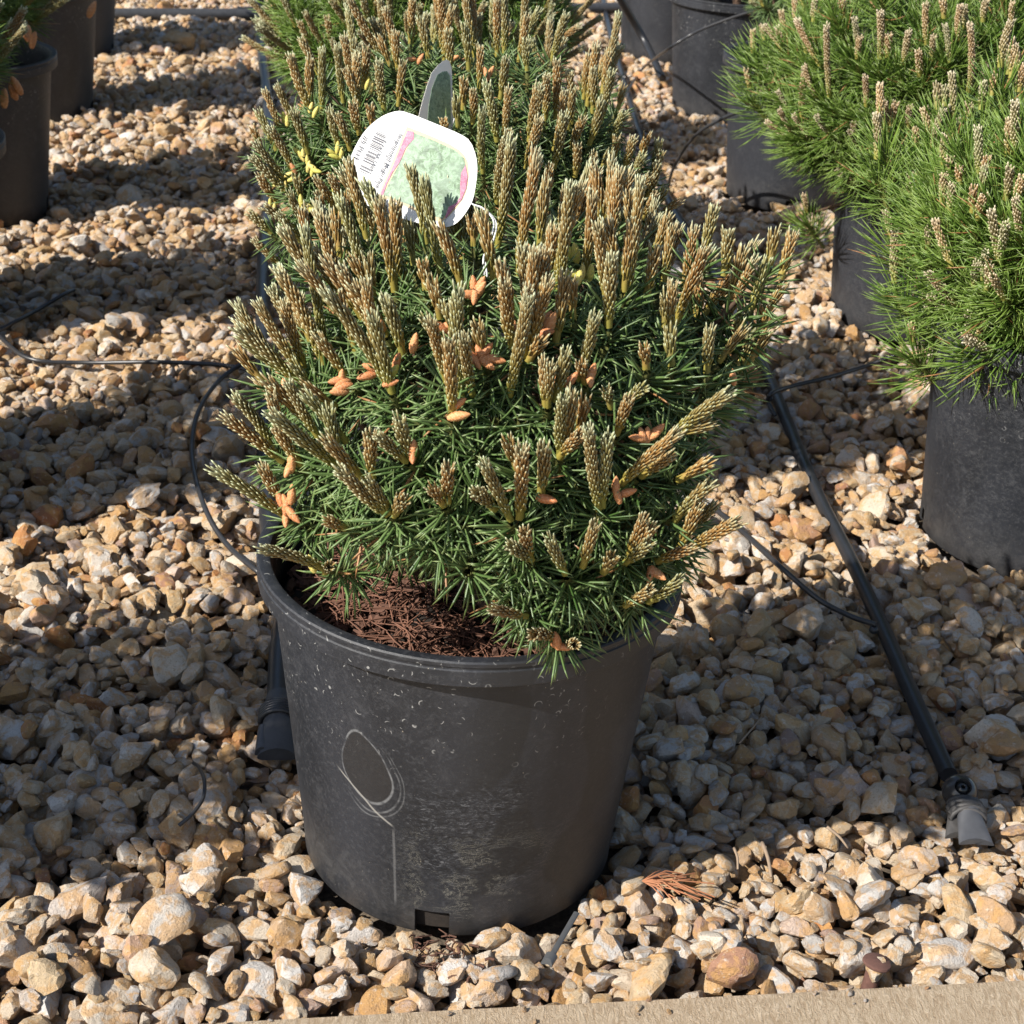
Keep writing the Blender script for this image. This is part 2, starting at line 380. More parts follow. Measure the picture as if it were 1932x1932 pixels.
PIPE_L = [atz(515, 1450, .008)[:2], atz(527, 1335, .010)[:2], atz(530, 1240, .010)[:2], atz(540, 1110, .010)[:2], np.array([-.215, .45])]
HEAD = [atz(x, y, .012)[:2] for x, y in ((-200, 26), (205, 27), (540, 27), (800, 24), (1070, 17), (1300, 12))]
SEGS = [(a, b, .0085) for a, b in zip(PIPE_R, PIPE_R[1:])] + [(a, b, .013) for a, b in zip(PIPE_L, PIPE_L[1:])] + [(a, b, .016) for a, b in zip(HEAD, HEAD[1:])]
SA = np.array([q[0] for q in SEGS]); SB = np.array([q[1] for q in SEGS]); SR = np.array([q[2] for q in SEGS]); SD = SB - SA; SL = (SD ** 2).sum(1)
def on_pipe(x, y, s):
    p = np.array([x, y]); t = np.clip(((p - SA) * SD).sum(1) / SL, 0, 1); d = np.linalg.norm(SA + SD * t[:, None] - p, axis=1)
    return bool((d < SR + s * .55).any())
pts = []
def layer(sp, y0, y1):
    for y in np.arange(y0, y1, sp):
        d = y + .951; w = .24 + .52 * d
        for x in np.arange(-w, w, sp):
            pts.append((x + random.uniform(-.5, .5) * sp, y + random.uniform(-.5, .5) * sp))
layer(.0165, -.36, 4.6); layer(.0165, -.36, 4.6); layer(.0165, -.36, 4.0)
n1 = len(pts); first = pts[:n1]
random.shuffle(pts)
for (x, y) in pts:
    s = min(.0195, max(.0052, random.lognormvariate(math.log(.0078), .36)))
    if not in_region(x, y - s * .6) or near_pot(x, y, s): continue
    best = None
    for k in range(3):
        xx = x + (random.uniform(-.010, .010) if k else 0); yy = y + (random.uniform(-.010, .010) if k else 0)
        if yy - s * .8 < curb_y(xx) or near_pot(xx, yy, s): continue
        ix = int((xx - X0) / CELL); iy = int((yy - Y0) / CELL); q = max(1, int(s * .8 / CELL))
        if ix - q < 1 or iy - q < 1 or ix + q >= GX - 1 or iy + q >= GY - 1: continue
        P = H[iy - q:iy + q + 1, ix - q:ix + q + 1]; hm = float(P.mean()) * .62 + float(P.max()) * .38
        if best is None or hm < best[0]: best = (hm, xx, yy, ix, iy)
    if best is None: continue
    hm, xx, yy, ix, iy = best
    if hm > .012: continue
    if hm > -.022 and on_pipe(xx, yy, s): continue
    c = s * .60; zc = hm + c * random.uniform(.5, .85)
    q = int(s * .92 / CELL) + 1
    if ix - q < 0 or iy - q < 0 or ix + q >= GX or iy + q >= GY: continue
    a = np.arange(-q, q + 1) * CELL; rr = (a[None, :] ** 2 + a[:, None] ** 2) / (s * .92) ** 2
    top = np.where(rr < 1, zc + c * np.sqrt(np.maximum(0, 1 - rr)), -9)
    sl = H[iy - q:iy + q + 1, ix - q:ix + q + 1]; np.maximum(sl, top, out=sl)
    st.append((xx, yy, zc, s, ix, iy, c))
zoff = float(np.median([H[s[5], s[4]] for s in st])) - .000
H -= zoff
S = np.array([(s[0], s[1], s[2] - zoff, s[3]) for s in st])
px_, py_, pz_ = proj(S[:, :3])
topH = np.array([H[s[5], s[4]] for s in st]); vis = (S[:, 2] + S[:, 3] * .6 > topH - .002) & (px_ > 5) & (px_ < 1925) & (py_ > 5) & (py_ < 1928)
score = np.where(vis, S[:, 3] / pz_, 0)
mx, my, _ = proj(np.array([[0, 0, .12]])); hid = (px_ > 560) & (px_ < 1180) & (py_ > 1000) & (py_ < 1700)
score[hid] = 0
order = np.argsort(-score); single = set(order[:295].tolist())
def hgt(x, y, w=2, pct=70):
    ix = int((x - X0) / CELL); iy = int((y - Y0) / CELL)
    if ix < w or iy < w or ix >= GX - w or iy >= GY - w: return 0.0
    return float(np.percentile(H[iy - w:iy + w + 1, ix - w:ix + w + 1], pct))

# ground sheet with the stones bedded on it
gb = bpy.data.meshes.new('gravel_ground')
gv = [(-14, -.9, 0), (14, -.9, 0), (14, 26, 0), (-14, 26, 0)]
gb.from_pydata([(x, y, -.034 - zoff * 0 ) for x, y, _ in gv], [], [(0, 1, 2, 3)]); ground = link('ground', gb, M['ground'])
ground.location.z = -.0
tag(ground, 'tan and cream crushed limestone gravel bed under the pots', None, None, 'structure')
rots = rng.uniform(0, 1, (len(st), 3))
def rot_of(i):
    return ((rots[i, 0] - .5) * 1.3, (rots[i, 1] - .5) * 1.3, rots[i, 2] * 6.283)
def scl_of(i):
    s = S[i, 3] * 1.22; return (s, s, s)
for i in sorted(single):
    o = link('stone', STONES[(i * 7) % 24], None, ground); o.location = S[i, :3] - np.array([0, 0, 0])
    o.rotation_euler = rot_of(i); o.scale = scl_of(i)
rest = [i for i in range(len(st)) if i not in single]
pm = bpy.data.meshes.new('gravel'); pm.from_pydata([tuple(S[i, :3]) for i in rest], [], [])
at = pm.attributes.new('rot', 'FLOAT_VECTOR', 'POINT'); at.data.foreach_set('vector', np.array([rot_of(i) for i in rest], dtype=np.float32).ravel())
at = pm.attributes.new('scl', 'FLOAT', 'POINT'); at.data.foreach_set('value', np.array([S[i, 3] * 1.22 for i in rest], dtype=np.float32))
at = pm.attributes.new('idx', 'INT', 'POINT'); at.data.foreach_set('value', np.array([(i * 7) % 24 for i in rest], dtype=np.int32))
src = bpy.data.collections.new('stone_shapes')
for k, me in enumerate(STONES): src.objects.link(bpy.data.objects.new('stone_shape_%02d' % k, me))
gravel = link('gravel', pm, None, ground); tag(gravel, None, None, None, 'stuff')
ng = bpy.data.node_groups.new('scatter_stones', 'GeometryNodeTree')
ng.interface.new_socket('Geometry', in_out='INPUT', socket_type='NodeSocketGeometry'); ng.interface.new_socket('Geometry', in_out='OUTPUT', socket_type='NodeSocketGeometry')
gi = ng.nodes.new('NodeGroupInput'); go = ng.nodes.new('NodeGroupOutput'); ci = ng.nodes.new('GeometryNodeCollectionInfo'); ip = ng.nodes.new('GeometryNodeInstanceOnPoints')
ci.inputs['Collection'].default_value = src; ci.inputs['Separate Children'].default_value = True; ci.inputs['Reset Children'].default_value = True
ip.inputs['Pick Instance'].default_value = True
def nattr(n, t):
    a = ng.nodes.new('GeometryNodeInputNamedAttribute'); a.data_type = t; a.inputs[0].default_value = n; return a.outputs[0]
ng.links.new(gi.outputs[0], ip.inputs['Points']); ng.links.new(ci.outputs[0], ip.inputs['Instance'])
ng.links.new(nattr('idx', 'INT'), ip.inputs['Instance Index'])
e2r = ng.nodes.new('FunctionNodeEulerToRotation'); ng.links.new(nattr('rot', 'FLOAT_VECTOR'), e2r.inputs[0]); ng.links.new(e2r.outputs[0], ip.inputs['Rotation'])
ng.links.new(nattr('scl', 'FLOAT'), ip.inputs['Scale']); ng.links.new(ip.outputs[0], go.inputs[0])
gravel.modifiers.new('scatter', 'NODES').node_group = ng

# concrete path edge
def curb():
    V = []; F = []; n = 60; xs = np.linspace(-6, 6, n + 1)
    prof = [(-3.0, .004), (-.004, .004), (-.001, .001), (.0005, -.004), (.0005, -.12)]
    for x in xs:
        j = (random.random() - .5) * .002
        for (dy, z) in prof: V.append((x, curb_y(x) + dy + (j if dy > -1 else 0), z))
    k = len(prof)
    for i in range(n):
        for q in range(k - 1): F.append((i * k + q, (i + 1) * k + q, (i + 1) * k + q + 1, i * k + q + 1))
    return mesh('concrete_path', V, F, True, sharp=R(60))
tag(link('concrete_path', curb(), M['concrete']), 'beige broom-finished concrete path edge along the bottom of the picture', None, None, 'structure')
gr_ = random.Random(9)
for k in range(26):
    x = gr_.uniform(-.25, .42); sz_ = gr_.uniform(.0012, .0036); y = curb_y(x) - abs(gr_.gauss(0, .012)) - .003
    o = link('grit', STONES[gr_.randrange(24)], None, ground); o.location = (x, y, .004 + sz_ * .45); o.scale = (sz_,) * 3; o.rotation_euler = (gr_.random(), gr_.random(), gr_.random() * 6)
big = link('rock', STONES[5], None); p = atz(340, 92); big.location = (p[0], p[1], .018); big.scale = (.048, .034, .032); big.rotation_euler = (.1, .1, -.3)
tag(big, 'large pale grey rock lying on the shaded gravel far left near the header pipe', 'rock')

# ------------------------------------------------------------------ pots
PH = .243
def revolve(prof, n=120, holes=None, hole_z=0):
    """prof: list of (r,z); faces in hole theta-ranges below hole_z are left out"""
    V = []; F = []
    k = len(prof)
    for i in range(n):
        a = 2 * math.pi * i / n
        for (r, z) in prof: V.append((r * math.cos(a), r * math.sin(a), z))
    for i in range(n):
        j = (i + 1) % n
        for q in range(k - 1):
            if holes and i in holes and max(prof[q][1], prof[q + 1][1]) <= hole_z + 1e-6: continue
            F.append((i * k + q, j * k + q, j * k + q + 1, i * k + q + 1))
    return V, F
def pot_body_mesh():
    n = 120; holes = set()
    for h in range(4):
        for s in range(-4, 0): holes.add((h * 30 + s) % n)
    hz = .0225
    outer = [(.1115, 0), (.1140, .003), (.1152, hz)] + [(.1152 + (.1355 - .1152) * t, hz + (PH - .014 - hz) * t) for t in np.linspace(.1, 1, 9)]
    inner = [(r - .0022, z) for r, z in outer]
    V, F = revolve(outer, n, holes, hz); b = len(V); V2, F2 = revolve(inner, n, holes, hz)
    V += V2; F += [tuple(b + x for x in f)[::-1] for f in F2]
    k = len(outer)
    for i in range(n):
        j = (i + 1) % n
        if i in holes:
            F.append((i * k + 2, j * k + 2, b + j * k + 2, b + i * k + 2))
            if (i - 1) % n not in holes:
                for q in (0, 1): F.append((i * k + q, i * k + q + 1, b + i * k + q + 1, b + i * k + q))
            if j not in holes:
                for q in (0, 1): F.append((j * k + q, b + j * k + q, b + j * k + q + 1, j * k + q + 1))
        else:
            F.append((i * k, b + i * k, b + j * k, j * k))
    return mesh('pot_body', V, F, True, sharp=R(40))
def pot_rim_mesh():
    t = PH
    prof = [(.1350, t - .0165), (.1438, t - .0180), (.1446, t - .0172), (.1449, t - .0085), (.1449, t - .0065), (.1440, t - .0058), (.1440, t - .0045), (.1449, t - .0035), (.1450, t - .0010), (.1440, t), (.1385, t + .0002), (.1362, t - .0010), (.1345, t - .005), (.1334, t - .020)]
    V, F = revolve(prof, 120); return mesh('rim', V, F, True, sharp=R(38))
def soil_mesh():
    zt = PH - .036; prof = [(.1085, .004), (.1105, .024), (.1285, zt - .004)]
    for r in (.126, .11, .09, .07, .05, .03, .01, .0): prof.append((r, zt + .001 * (1 - (r / .13) ** 2)))
    V, F = revolve(prof, 60)
    r = random.Random(3)
    V = [(v[0], v[1], v[2] + (r.uniform(-.003, .003) if v[2] > zt - .002 else 0)) for v in V]
    return mesh('potting_soil', V, F, True)
PB, PR, PS = pot_body_mesh(), pot_rim_mesh(), soil_mesh()
PB.materials.append(M['pot']); PR.materials.append(M['pot']); PS.materials.append(M['soil'])
PBm, PRm = PB.copy(), PR.copy()
for me in (PBm, PRm): me.materials.clear(); me.materials.append(M['pot_main'])
GP = 'black plastic nursery pots standing in rows on the gravel'
def pot(key, label, rz=0, main=False, z=-.006):
    x, y = POTS[key]; e = empty('nursery_pot', (x, y, z), rz)
    tag(e, label, 'nursery pot', GP)
    b = link('pot_body', PBm if main else PB, None, e); r = link('rim', PRm if main else PR, None, e); s = link('potting_soil', PS, None, e)
    return e
hole0 = math.radians(-96)
pm_ = pot('main', 'dusty black pot in the foreground with an oval scuff mark and drain notch', 0, True)
# turn only the body so that a notch faces the camera; the material reads the unturned coordinates
for ch in pm_.children:
    if ch.name.startswith('pot_body'): pass
pot('second', 'black pot directly behind the foreground pot, almost hidden by its shrub', .3)
pot('third', 'black pot under the third shrub back in the middle row, a sliver showing', .1)
pot('fourth', 'black pot fourth back in the middle row, hidden behind the shrubs', .1)
pot('fr', 'black pot at the right edge with spiky shadows on its lower side', R(2))
pot('mr', 'black pot at the right under the long-needled pine, a drain notch on its left side', R(12))
pot('br', 'black pot at the upper right, its rim showing beside a blue-green pine', R(-90))
pot('b2', 'black pot at the top right crossed by a drip tube and a jagged shadow', R(-70))
pot('b3', 'farthest black pot of the right row, behind the leaning dark tube', R(20))
pot('l0', 'black pot cut by the left edge of the picture, only its right side in view', R(10))
pot('l1', 'dark pot at the top left with its curved rim and soil in view', R(-74))
pot('l2', 'dark pot at the top left behind the pot whose rim shows', R(-78))
pot('l3', 'dark pot farthest up the left row next to the header pipe', R(10))
pot('lm', 'black pot in the left row level with the foreground shrub, outside the left edge', 0)
pot('ln', 'black pot in the left row in front, outside the left edge', 0)
pot('h1', 'grey pot beyond the header pipe at the top left edge of the picture', 0)
pot('h2', 'dark pot beyond the header pipe, nearest its upright stub', 0)

# mulch in the foreground pot
def straw(n, rad, z, ln, wid, seed, cx=0, cy=0, flat=.15, fan=None):
    r = random.Random(seed); V = []; F = []
    for _ in range(n):
        a = r.uniform(0, 6.283); q = rad * math.sqrt(r.random()); c = np.array([cx + q * math.cos(a), cy + q * math.sin(a), z + r.uniform(0, .007)])
        b = r.uniform(0, 6.283) if fan is None else fan + r.gauss(0, .3)
        d = unit([math.cos(b), math.sin(b), r.uniform(-flat, flat)]); l = ln * r.uniform(.5, 1.1)
        s = unit(np.cross(d, [0, 0, 1])); bend = s * r.uniform(-.18, .18) * l + np.array([0, 0, .05 * l])
        tube_geo([c - d * l / 2, c + bend, c + d * l / 2], wid / 2, 3, V, F, False)
    return V, F
V, F = straw(900, .108, PH - .033, .034, .0011, 5); tag(link('dead_needles', mesh('dead_needles', V, F), M['mulch'], pm_), None, None, None, 'stuff')
V, F = [], []
r_ = random.Random(8)
for _ in range(1500):
    a = r_.uniform(0, 6.283); q = .125 * math.sqrt(r_.random()); c = np.array([q * math.cos(a), q * math.sin(a), PH - .036 + r_.uniform(0, .007)])
    X, Y, Z = frame([r_.gauss(0, .6), r_.gauss(0, .6), 1]); l, w, h = r_.uniform(.002, .007), r_.uniform(.001, .0028), r_.uniform(.0008, .002); b = len(V)
    for sx, sy, sz in ((-1, -1, -1), (1, -.7, -1), (.8, 1, -1), (-1, .8, -1), (-.8, -1, 1), (1, -.8, 1), (.7, .8, 1), (-.9, .7, 1)): V.append(c + X * l * sx + Y * w * sy + Z * h * sz)
    F += [tuple(b + i for i in f) for f in ((0, 3, 2, 1), (4, 5, 6, 7), (0, 1, 5, 4), (1, 2, 6, 5), (2, 3, 7, 6), (3, 0, 4, 7))]
tag(link('bark_chips', mesh('bark_chips', V, F, False), M['bark'], pm_), None, None, None, 'stuff')

# ------------------------------------------------------------------ foliage pieces
def candle_mesh(Ln, seed, rad=.0023, fl=.0078, fw=.0020, step=.0034, per=8, open_=20):
    r = random.Random(seed); V = []; F = []; tone = []; rn = []; hg = []
    bx, by = r.gauss(0, .065) * Ln, r.gauss(0, .065) * Ln
    def ax(h):
        t = h / Ln; return np.array([bx * t * t, by * t * t, h])
    V, F = tube_geo([ax(Ln * t) for t in (0, .35, .7, .97)], lambda t: rad * (1.15 - .35 * t), 5, V, F, False)
    tone += [.1] * 20; rn += [.5] * 20; hg += [0] * 5 + [.35] * 5 + [.7] * 5 + [.97] * 5
    h = .004; ang = 0
    rows = int((Ln - .004) / step)
    for k in range(rows * per):
        h = .004 + (Ln - .006) * (k + r.uniform(-1, 1)) / (rows * per); ang += 2.39996
        t = max(0, min(1, h / Ln)); tip = t > .9
        sl = .55 + .45 * min(1, t * 2.5)
        l = fl * sl * r.uniform(.8, 1.15) * (1.0 if not tip else 1.0); op = R(open_ * r.uniform(.7, 1.3)) * (1 if not tip else .9)
        c = ax(h); e = np.array([math.cos(ang), math.sin(ang), 0]); d = unit(np.array([bx * 2 * t / Ln * .7, by * 2 * t / Ln * .7, 0]) + np.array([0, 0, math.cos(op)]) + e * math.sin(op))
        p0 = c + e * rad * .8; x = unit(np.cross(d, e)); y = np.cross(d, x); w = fw * .5 * r.uniform(.85, 1.15) * (.8 + .2 * sl)
        b = len(V); V.append(p0)
        for q, ww in ((.35, 1.), (.80, .9)):
            for a in (0, 2.094, 4.189): V.append(p0 + d * l * q + w * ww * (math.cos(a) * x + math.sin(a) * y))
        V.append(p0 + d * l)
        F += [(b, b + 1, b + 2), (b, b + 2, b + 3), (b, b + 3, b + 1)]
        for a in range(3):
            i, j = b + 1 + a, b + 1 + (a + 1) % 3; F.append((i, i + 3, j + 3, j))
            F.append((i + 3, b + 7, j + 3))
        rv = r.random(); tone += [0, .3, .3, .3, .75, .75, .75, 1.]; rn += [rv] * 8; hg += [t] * 8
    return mesh('candle', V, F, True, dict(tone=tone, rnd=rn, hgt=hg))
def tuft_mesh(n, ln, seed, w=.00125, lo=28, hi=105, stem=.030, curve=.16, up=.0):
    r = random.Random(seed); V = []; F = []; tone = []; rn = []
    V, F = tube_geo([np.array([0, 0, -stem * 1.3]), np.array([0, 0, -stem * .4]), np.array([0, 0, .002])], .0024, 5, V, F, False); tone += [0.] * 15; rn += [.5] * 15
    ang = r.uniform(0, 6)
    for k in range(n):
        t = (k + r.random()) / n; ang += 2.39996; z = -stem * (1 - t) ** .9
        th = R(lo + (hi - lo) * (1 - t) ** .8 + r.gauss(0, 9)); a = ang + r.gauss(0, .25)
        e = np.array([math.cos(a), math.sin(a), 0]); d = e * math.sin(th) + np.array([0, 0, math.cos(th)])
        l = ln * r.uniform(.72, 1.12); side = np.array([-e[1], e[0], 0]); bend = (side * r.gauss(0, .6) + np.array([0, 0, 1]) * (up + r.gauss(.3, .4))) * curve * l
        P = [np.array([0, 0, z]) + e * .0018 + d * l * q + bend * q * q for q in (0, .35, .72, 1)]
        rv = r.random()
        b = len(V)
        X = side; Y = unit(np.cross(d, side))
        for q, ww, tt in ((0, .75, .0), (1, 1., .35), (2, .95, .72)):
            for aa in (0, 2.094, 4.189): V.append(P[q] + w * .5 * ww * (math.cos(aa) * X + math.sin(aa) * Y)); tone.append(tt)
        V.append(P[3]); tone.append(1.); rn += [rv] * 10
        for q in (0, 1):
            for aa in range(3):
                i, j = b + q * 3 + aa, b + q * 3 + (aa + 1) % 3; F.append((i, j, j + 3, i + 3))
        for aa in range(3): F.append((b + 6 + aa, b + 6 + (aa + 1) % 3, b + 9))
    return mesh('needle_tuft', V, F, True, dict(tone=tone, rnd=rn))
def cone_mesh(seed):
    r = random.Random(seed); V = []; F = []; tone = []; n, mr = 14, 14; L_, W = .0125, .0027
    for i in range(mr + 1):
        t = i / mr; rad = W * (math.sin(math.pi * min(1, t * .93 + .07)) ** .55) * (1 - .18 * t)
        for k in range(n):
            a = 2 * math.pi * (k + (i % 2) * .5) / n; bm_ = 1 + .13 * math.cos(6 * a + i * 2.6)
            V.append((rad * bm_ * math.cos(a) + .0012 * t * t, rad * bm_ * math.sin(a), t * L_)); tone.append(max(0, (bm_ - 1) * 8))
    for i in range(mr):
        for k in range(n):
            F.append((i * n + k, i * n + (k + 1) % n, (i + 1) * n + (k + 1) % n, (i + 1) * n + k))
    V.append((.0012, 0, L_ * 1.01)); tone.append(.5)
    for k in range(n): F.append((mr * n + k, mr * n + (k + 1) % n, len(V) - 1))
    return mesh('pollen_cone', V, F, True, dict(tone=tone))
CL = [.018, .032, .050, .070, .092]
def cset(matname, **kw):
    out = {}
    for l in CL:
        out[l] = [candle_mesh(l, int(l * 9999) + s, **kw) for s in range(7)]
        for me in out[l]: me.materials.append(M[matname])
    return out
CAND = cset('candle', rad=.0024, fl=.0094, fw=.00160, step=.0036, per=9, open_=14); CANDP = cset('candle_pale', rad=.0026, fl=.0062, fw=.0019, step=.0036, open_=15)
def tset(matname, k, **kw):
    o = [tuft_mesh(seed=500 + s, **kw) for s in range(k)]
    for me in o: me.materials.append(M[matname])
    return o
TUFT = tset('needle', 6, n=56, ln=.0265, w=.00175, lo=42, hi=108, stem=.024)
TUFTG = tset('needle_green', 6, n=88, ln=.048, w=.00145, lo=14, hi=86, stem=.040, curve=.20, up=.35)
TUFTM = tset('needle_green', 5, n=80, ln=.042, w=.0014, lo=22, hi=100)
CONES = [cone_mesh(s) for s in range(3)]; CONEY = [me.copy() for me in CONES]
for me in CONES: me.materials.append(M['cone'])
for me in CONEY: me.materials.append(M['cone_y'])

def put(name, me, parent, org, p, d, roll, scale):
    q = Vector(unit(d)).to_track_quat('Z', 'Y') @ Quaternion((0, 0, 1), roll)
    o = bpy.data.objects.new(name, me); col.objects.link(o); o.parent = parent
    o.location = Vector(p) - Vector(org); o.rotation_mode = 'QUATERNION'; o.rotation_quaternion = q
    o.scale = scale if isinstance(scale, tuple) else (scale, scale, scale); return o

class Bush:
    def __init__(s, key, label, group, c, r, cands, tufts, seed, fat=1.0, name='mugo_pine'):
        s.org = np.array([*POTS[key], PH - .036]); s.root = tag(empty(name, tuple(s.org)), label, 'pine shrub', group)
        s.c = np.array(c, float); s.r = np.array(r, float); s.cands = cands; s.tufts = tufts; s.rd = random.Random(seed); s.bases = []; s.tb = []; s.fat = fat; s.nc = 0; s.nt = 0; s.tips = []
    def surf(s, px, py):
        d = ray(px, py); o = (CAM - s.c) / s.r; q = d / s.r
        A = q @ q; B = 2 * o @ q; C = o @ o - 1; D = B * B - 4 * A * C
        if D < 0: t = -B / (2 * A)
        else: t = (-B - math.sqrt(D)) / (2 * A)
        return CAM + d * t
    def normal(s, p): return unit((p - s.c) / s.r ** 2)
    def candle(s, p, v, w=1.0):
        if s.nc >= 299: return
        l = float(np.linalg.norm(v)); k = min(CL, key=lambda a: abs(a - l)); me = s.rd.choice(s.cands[k]); f = s.fat * w * s.rd.uniform(.9, 1.12)
        put('candle', me, s.root, s.org, p, v, s.rd.uniform(0, 6.28), (f, f, l / k)); s.nc += 1; s.tips.append(p + v)
    def tuft(s, p, d, sc=1.0, mind=.015):
        if s.nt >= 299: return
        for b in s.tb:
            if abs(b[0] - p[0]) < mind and abs(b[1] - p[1]) < mind and abs(b[2] - p[2]) < mind: return
        s.tb.append(p); me = s.rd.choice(s.tufts); f = sc * s.rd.uniform(.88, 1.12)
        put('needle_tuft', me, s.root, s.org, p, d, s.rd.uniform(0, 6.28), f); s.nt += 1; s.bases.append(p)
    def pix(s, tip, base, w=1.0, tuft=True, sink=.0, back=.004):
        """shoot read off the photograph: base on the crown surface, tip up and outward from it"""
        B = s.surf(*base); n = s.normal(B); B = B + unit(ray(*base)) * sink
        want = unit(np.array([0, 0, .85]) + n * .42); d = ray(*tip); Lg = .05; T = B
        for _ in range(4):
            q = B + want * Lg; t = ((q - CAM) @ d) / (d @ d); T = CAM + d * t; Lg = float(np.linalg.norm(T - B))
        v = T - B
        if np.linalg.norm(v) > .112: v = unit(v) * .112
        s.candle(B, v, w)
        if tuft: s.tuft(B - unit(v) * back, unit(unit(v) + n * .55))
    def random_shoots(s, n, ok, ncand=(1, 3), ln=(.035, .08), tuftscale=1.0):
        k = 0; tries = 0
        while k < n and tries < n * 40:
            tries += 1
            u = unit([s.rd.gauss(0, 1), s.rd.gauss(0, 1), s.rd.gauss(0, 1)])
            p = s.c + u * s.r * s.rd.uniform(.93, 1.02); nn = s.normal(p)
            if not ok(p, u): continue
            if any(np.linalg.norm(p - b) < .021 for b in s.bases[-400:]): continue
            dd = unit(np.array([0, 0, .75]) + nn * .6)
            s.tuft(p, unit(dd + nn * .5), tuftscale, 0); k += 1
            for _ in range(s.rd.randint(*ncand)):
                v = unit(dd + np.array([s.rd.gauss(0, .16), s.rd.gauss(0, .16), 0])) * s.rd.uniform(*ln)
                s.candle(p, v)
    def fill(s, n, lo, hi, ok=lambda p: True, sc=1.0):
        k = tries = 0
        while k < n and tries < n * 30:
            tries += 1
            u = unit([s.rd.gauss(0, 1), s.rd.gauss(0, 1), s.rd.gauss(0, 1)]); p = s.c + u * s.r * s.rd.uniform(lo, hi)
            if not ok(p): continue
            nn = s.normal(s.c + u * s.r); s.tuft(p, unit(nn + np.array([s.rd.gauss(0, .35), s.rd.gauss(0, .35), .45])), sc, 0); k += 1
    def cone(s, px, py, dirpx, yellow=False, sc=1.0, lift=.006, at=None):
        B = (s.surf(px, py) if at is None else at); n = s.normal(B); B = B + n * lift
        v = unit(_rt * dirpx[0] - _up * dirpx[1] + unit(CAM - B) * .35); B = B - v * .0055 * sc
        put('pollen_cone', s.rd.choice(CONEY if yellow else CONES), s.root, s.org, B, v, s.rd.uniform(0, 6), sc * s.rd.uniform(.85, 1.12))
    def wood(s, nb=60):
        V, F = tube_geo(smooth_path([s.org - [0, 0, .01], s.org + [.004, .003, .03], s.org + [-.004, 0, .06]], 4), lambda t: .011 - .004 * t, 8)
        bs = s.rd.sample(s.bases, min(nb, len(s.bases)))
        for p in bs:
            st_ = s.org + np.array([0, 0, s.rd.uniform(.0, .055)]); midp = st_ * .5 + p * .5 + np.array([0, 0, -.012]); e = p - s.normal(p) * .02
            tube_geo(smooth_path([st_, midp, e], 4), lambda t: .0046 - .0026 * t, 5, V, F, False)
        o = link('branches', mesh('branches', [v - s.org for v in V], F), M['branch'], s.root)

def zc(ox, oy, sc=2.669):
    return lambda x, y: ((ox + x / sc) / 1.1242, (oy + y / sc) / 1.1242)
Z1, Z2, Z3, Z4, Z5, Z6, Z7 = zc(0, 0), zc(500, 0), zc(1100, 0), zc(1448, 0), zc(0, 600), zc(450, 600), zc(1000, 700)
def rows(z, txt, f):
    for part in txt.split(';'):
        a = [float(q) for q in part.split(',')]
        f(z(a[0], a[1]), z(a[2], a[3]))

GS = 'mugo pines in pots in the middle row'
main = Bush('main', 'foreground mugo pine with brown candles, orange pollen cones and a tied white label', GS, (.020, -.005, .300), (.160, .160, .150), CAND, TUFT, 1, .88)
rows(Z6, "75,1060,430,1330;275,1080,420,1270;310,1455,640,1620;740,1110,990,1310;880,1130,1010,1300;1075,1240,1040,1310;1255,1170,1310,1260;1325,1080,1335,1240;"
 "1530,1010,1690,1340;1500,1160,1600,1280;1770,980,1740,1330;1680,910,1730,1050;1900,950,1860,1200;945,880,1100,1010;1040,800,1130,990;870,870,910,1100;"
 "650,890,850,1110;640,730,720,1000;350,750,720,1050;110,760,400,1010;190,620,340,930;280,660,470,1010;370,830,500,1030;410,590,600,870;150,410,290,560;"
 "160,330,430,520;190,240,480,560;240,160,520,520;390,130,520,480;480,110,560,330;470,470,560,590;610,310,750,520;540,600,700,700;900,180,1020,620;"
 "720,20,1010,600;840,30,950,450;1010,110,1080,410;1220,200,1330,560;1350,320,1360,760;1255,20,1290,200;1350,150,1360,300;1500,260,1540,430;1420,290,1500,420;"
 "1620,0,1700,370;1750,30,1770,420;1880,0,1800,400;1860,330,1790,440;1900,480,1900,700;660,1350,750,1390;660,1600,640,1640;1060,1230,1030,1320;"
 "330,560,560,800;560,640,760,900", main.pix)
rows(Z7, "640,590,720,1020;760,640,740,1000;555,140,470,400;420,210,420,430;620,190,640,300;490,380,500,700;590,390,530,680;640,420,600,600;610,570,500,720;"
 "890,390,820,590;960,320,900,400;1445,340,1130,600;1330,540,1150,600;1120,590,840,880;1120,710,960,830;1330,770,1170,850;1345,880,1150,1050;1240,975,1150,1080;"
 "1345,1000,1230,1150;1290,990,1180,1230;1500,1060,1190,1270;1210,1240,1050,1310;970,1070,890,1280;1020,1120,900,1290;1020,1215,870,1320;790,1290,750,1370;"
 "450,1200,530,1380;690,1110,630,1340;300,1140,330,1290;225,1230,340,1300;1170,1450,1000,1540;1010,1490,870,1560;130,1590,310,1620;360,1700,470,1740;600,1760,530,1790;"
 "980,100,990,220;1120,20,1130,200;1350,10,1330,240;1520,10,1400,180;1570,60,1530,220;1680,30,1560,200;770,340,790,440", main.pix)
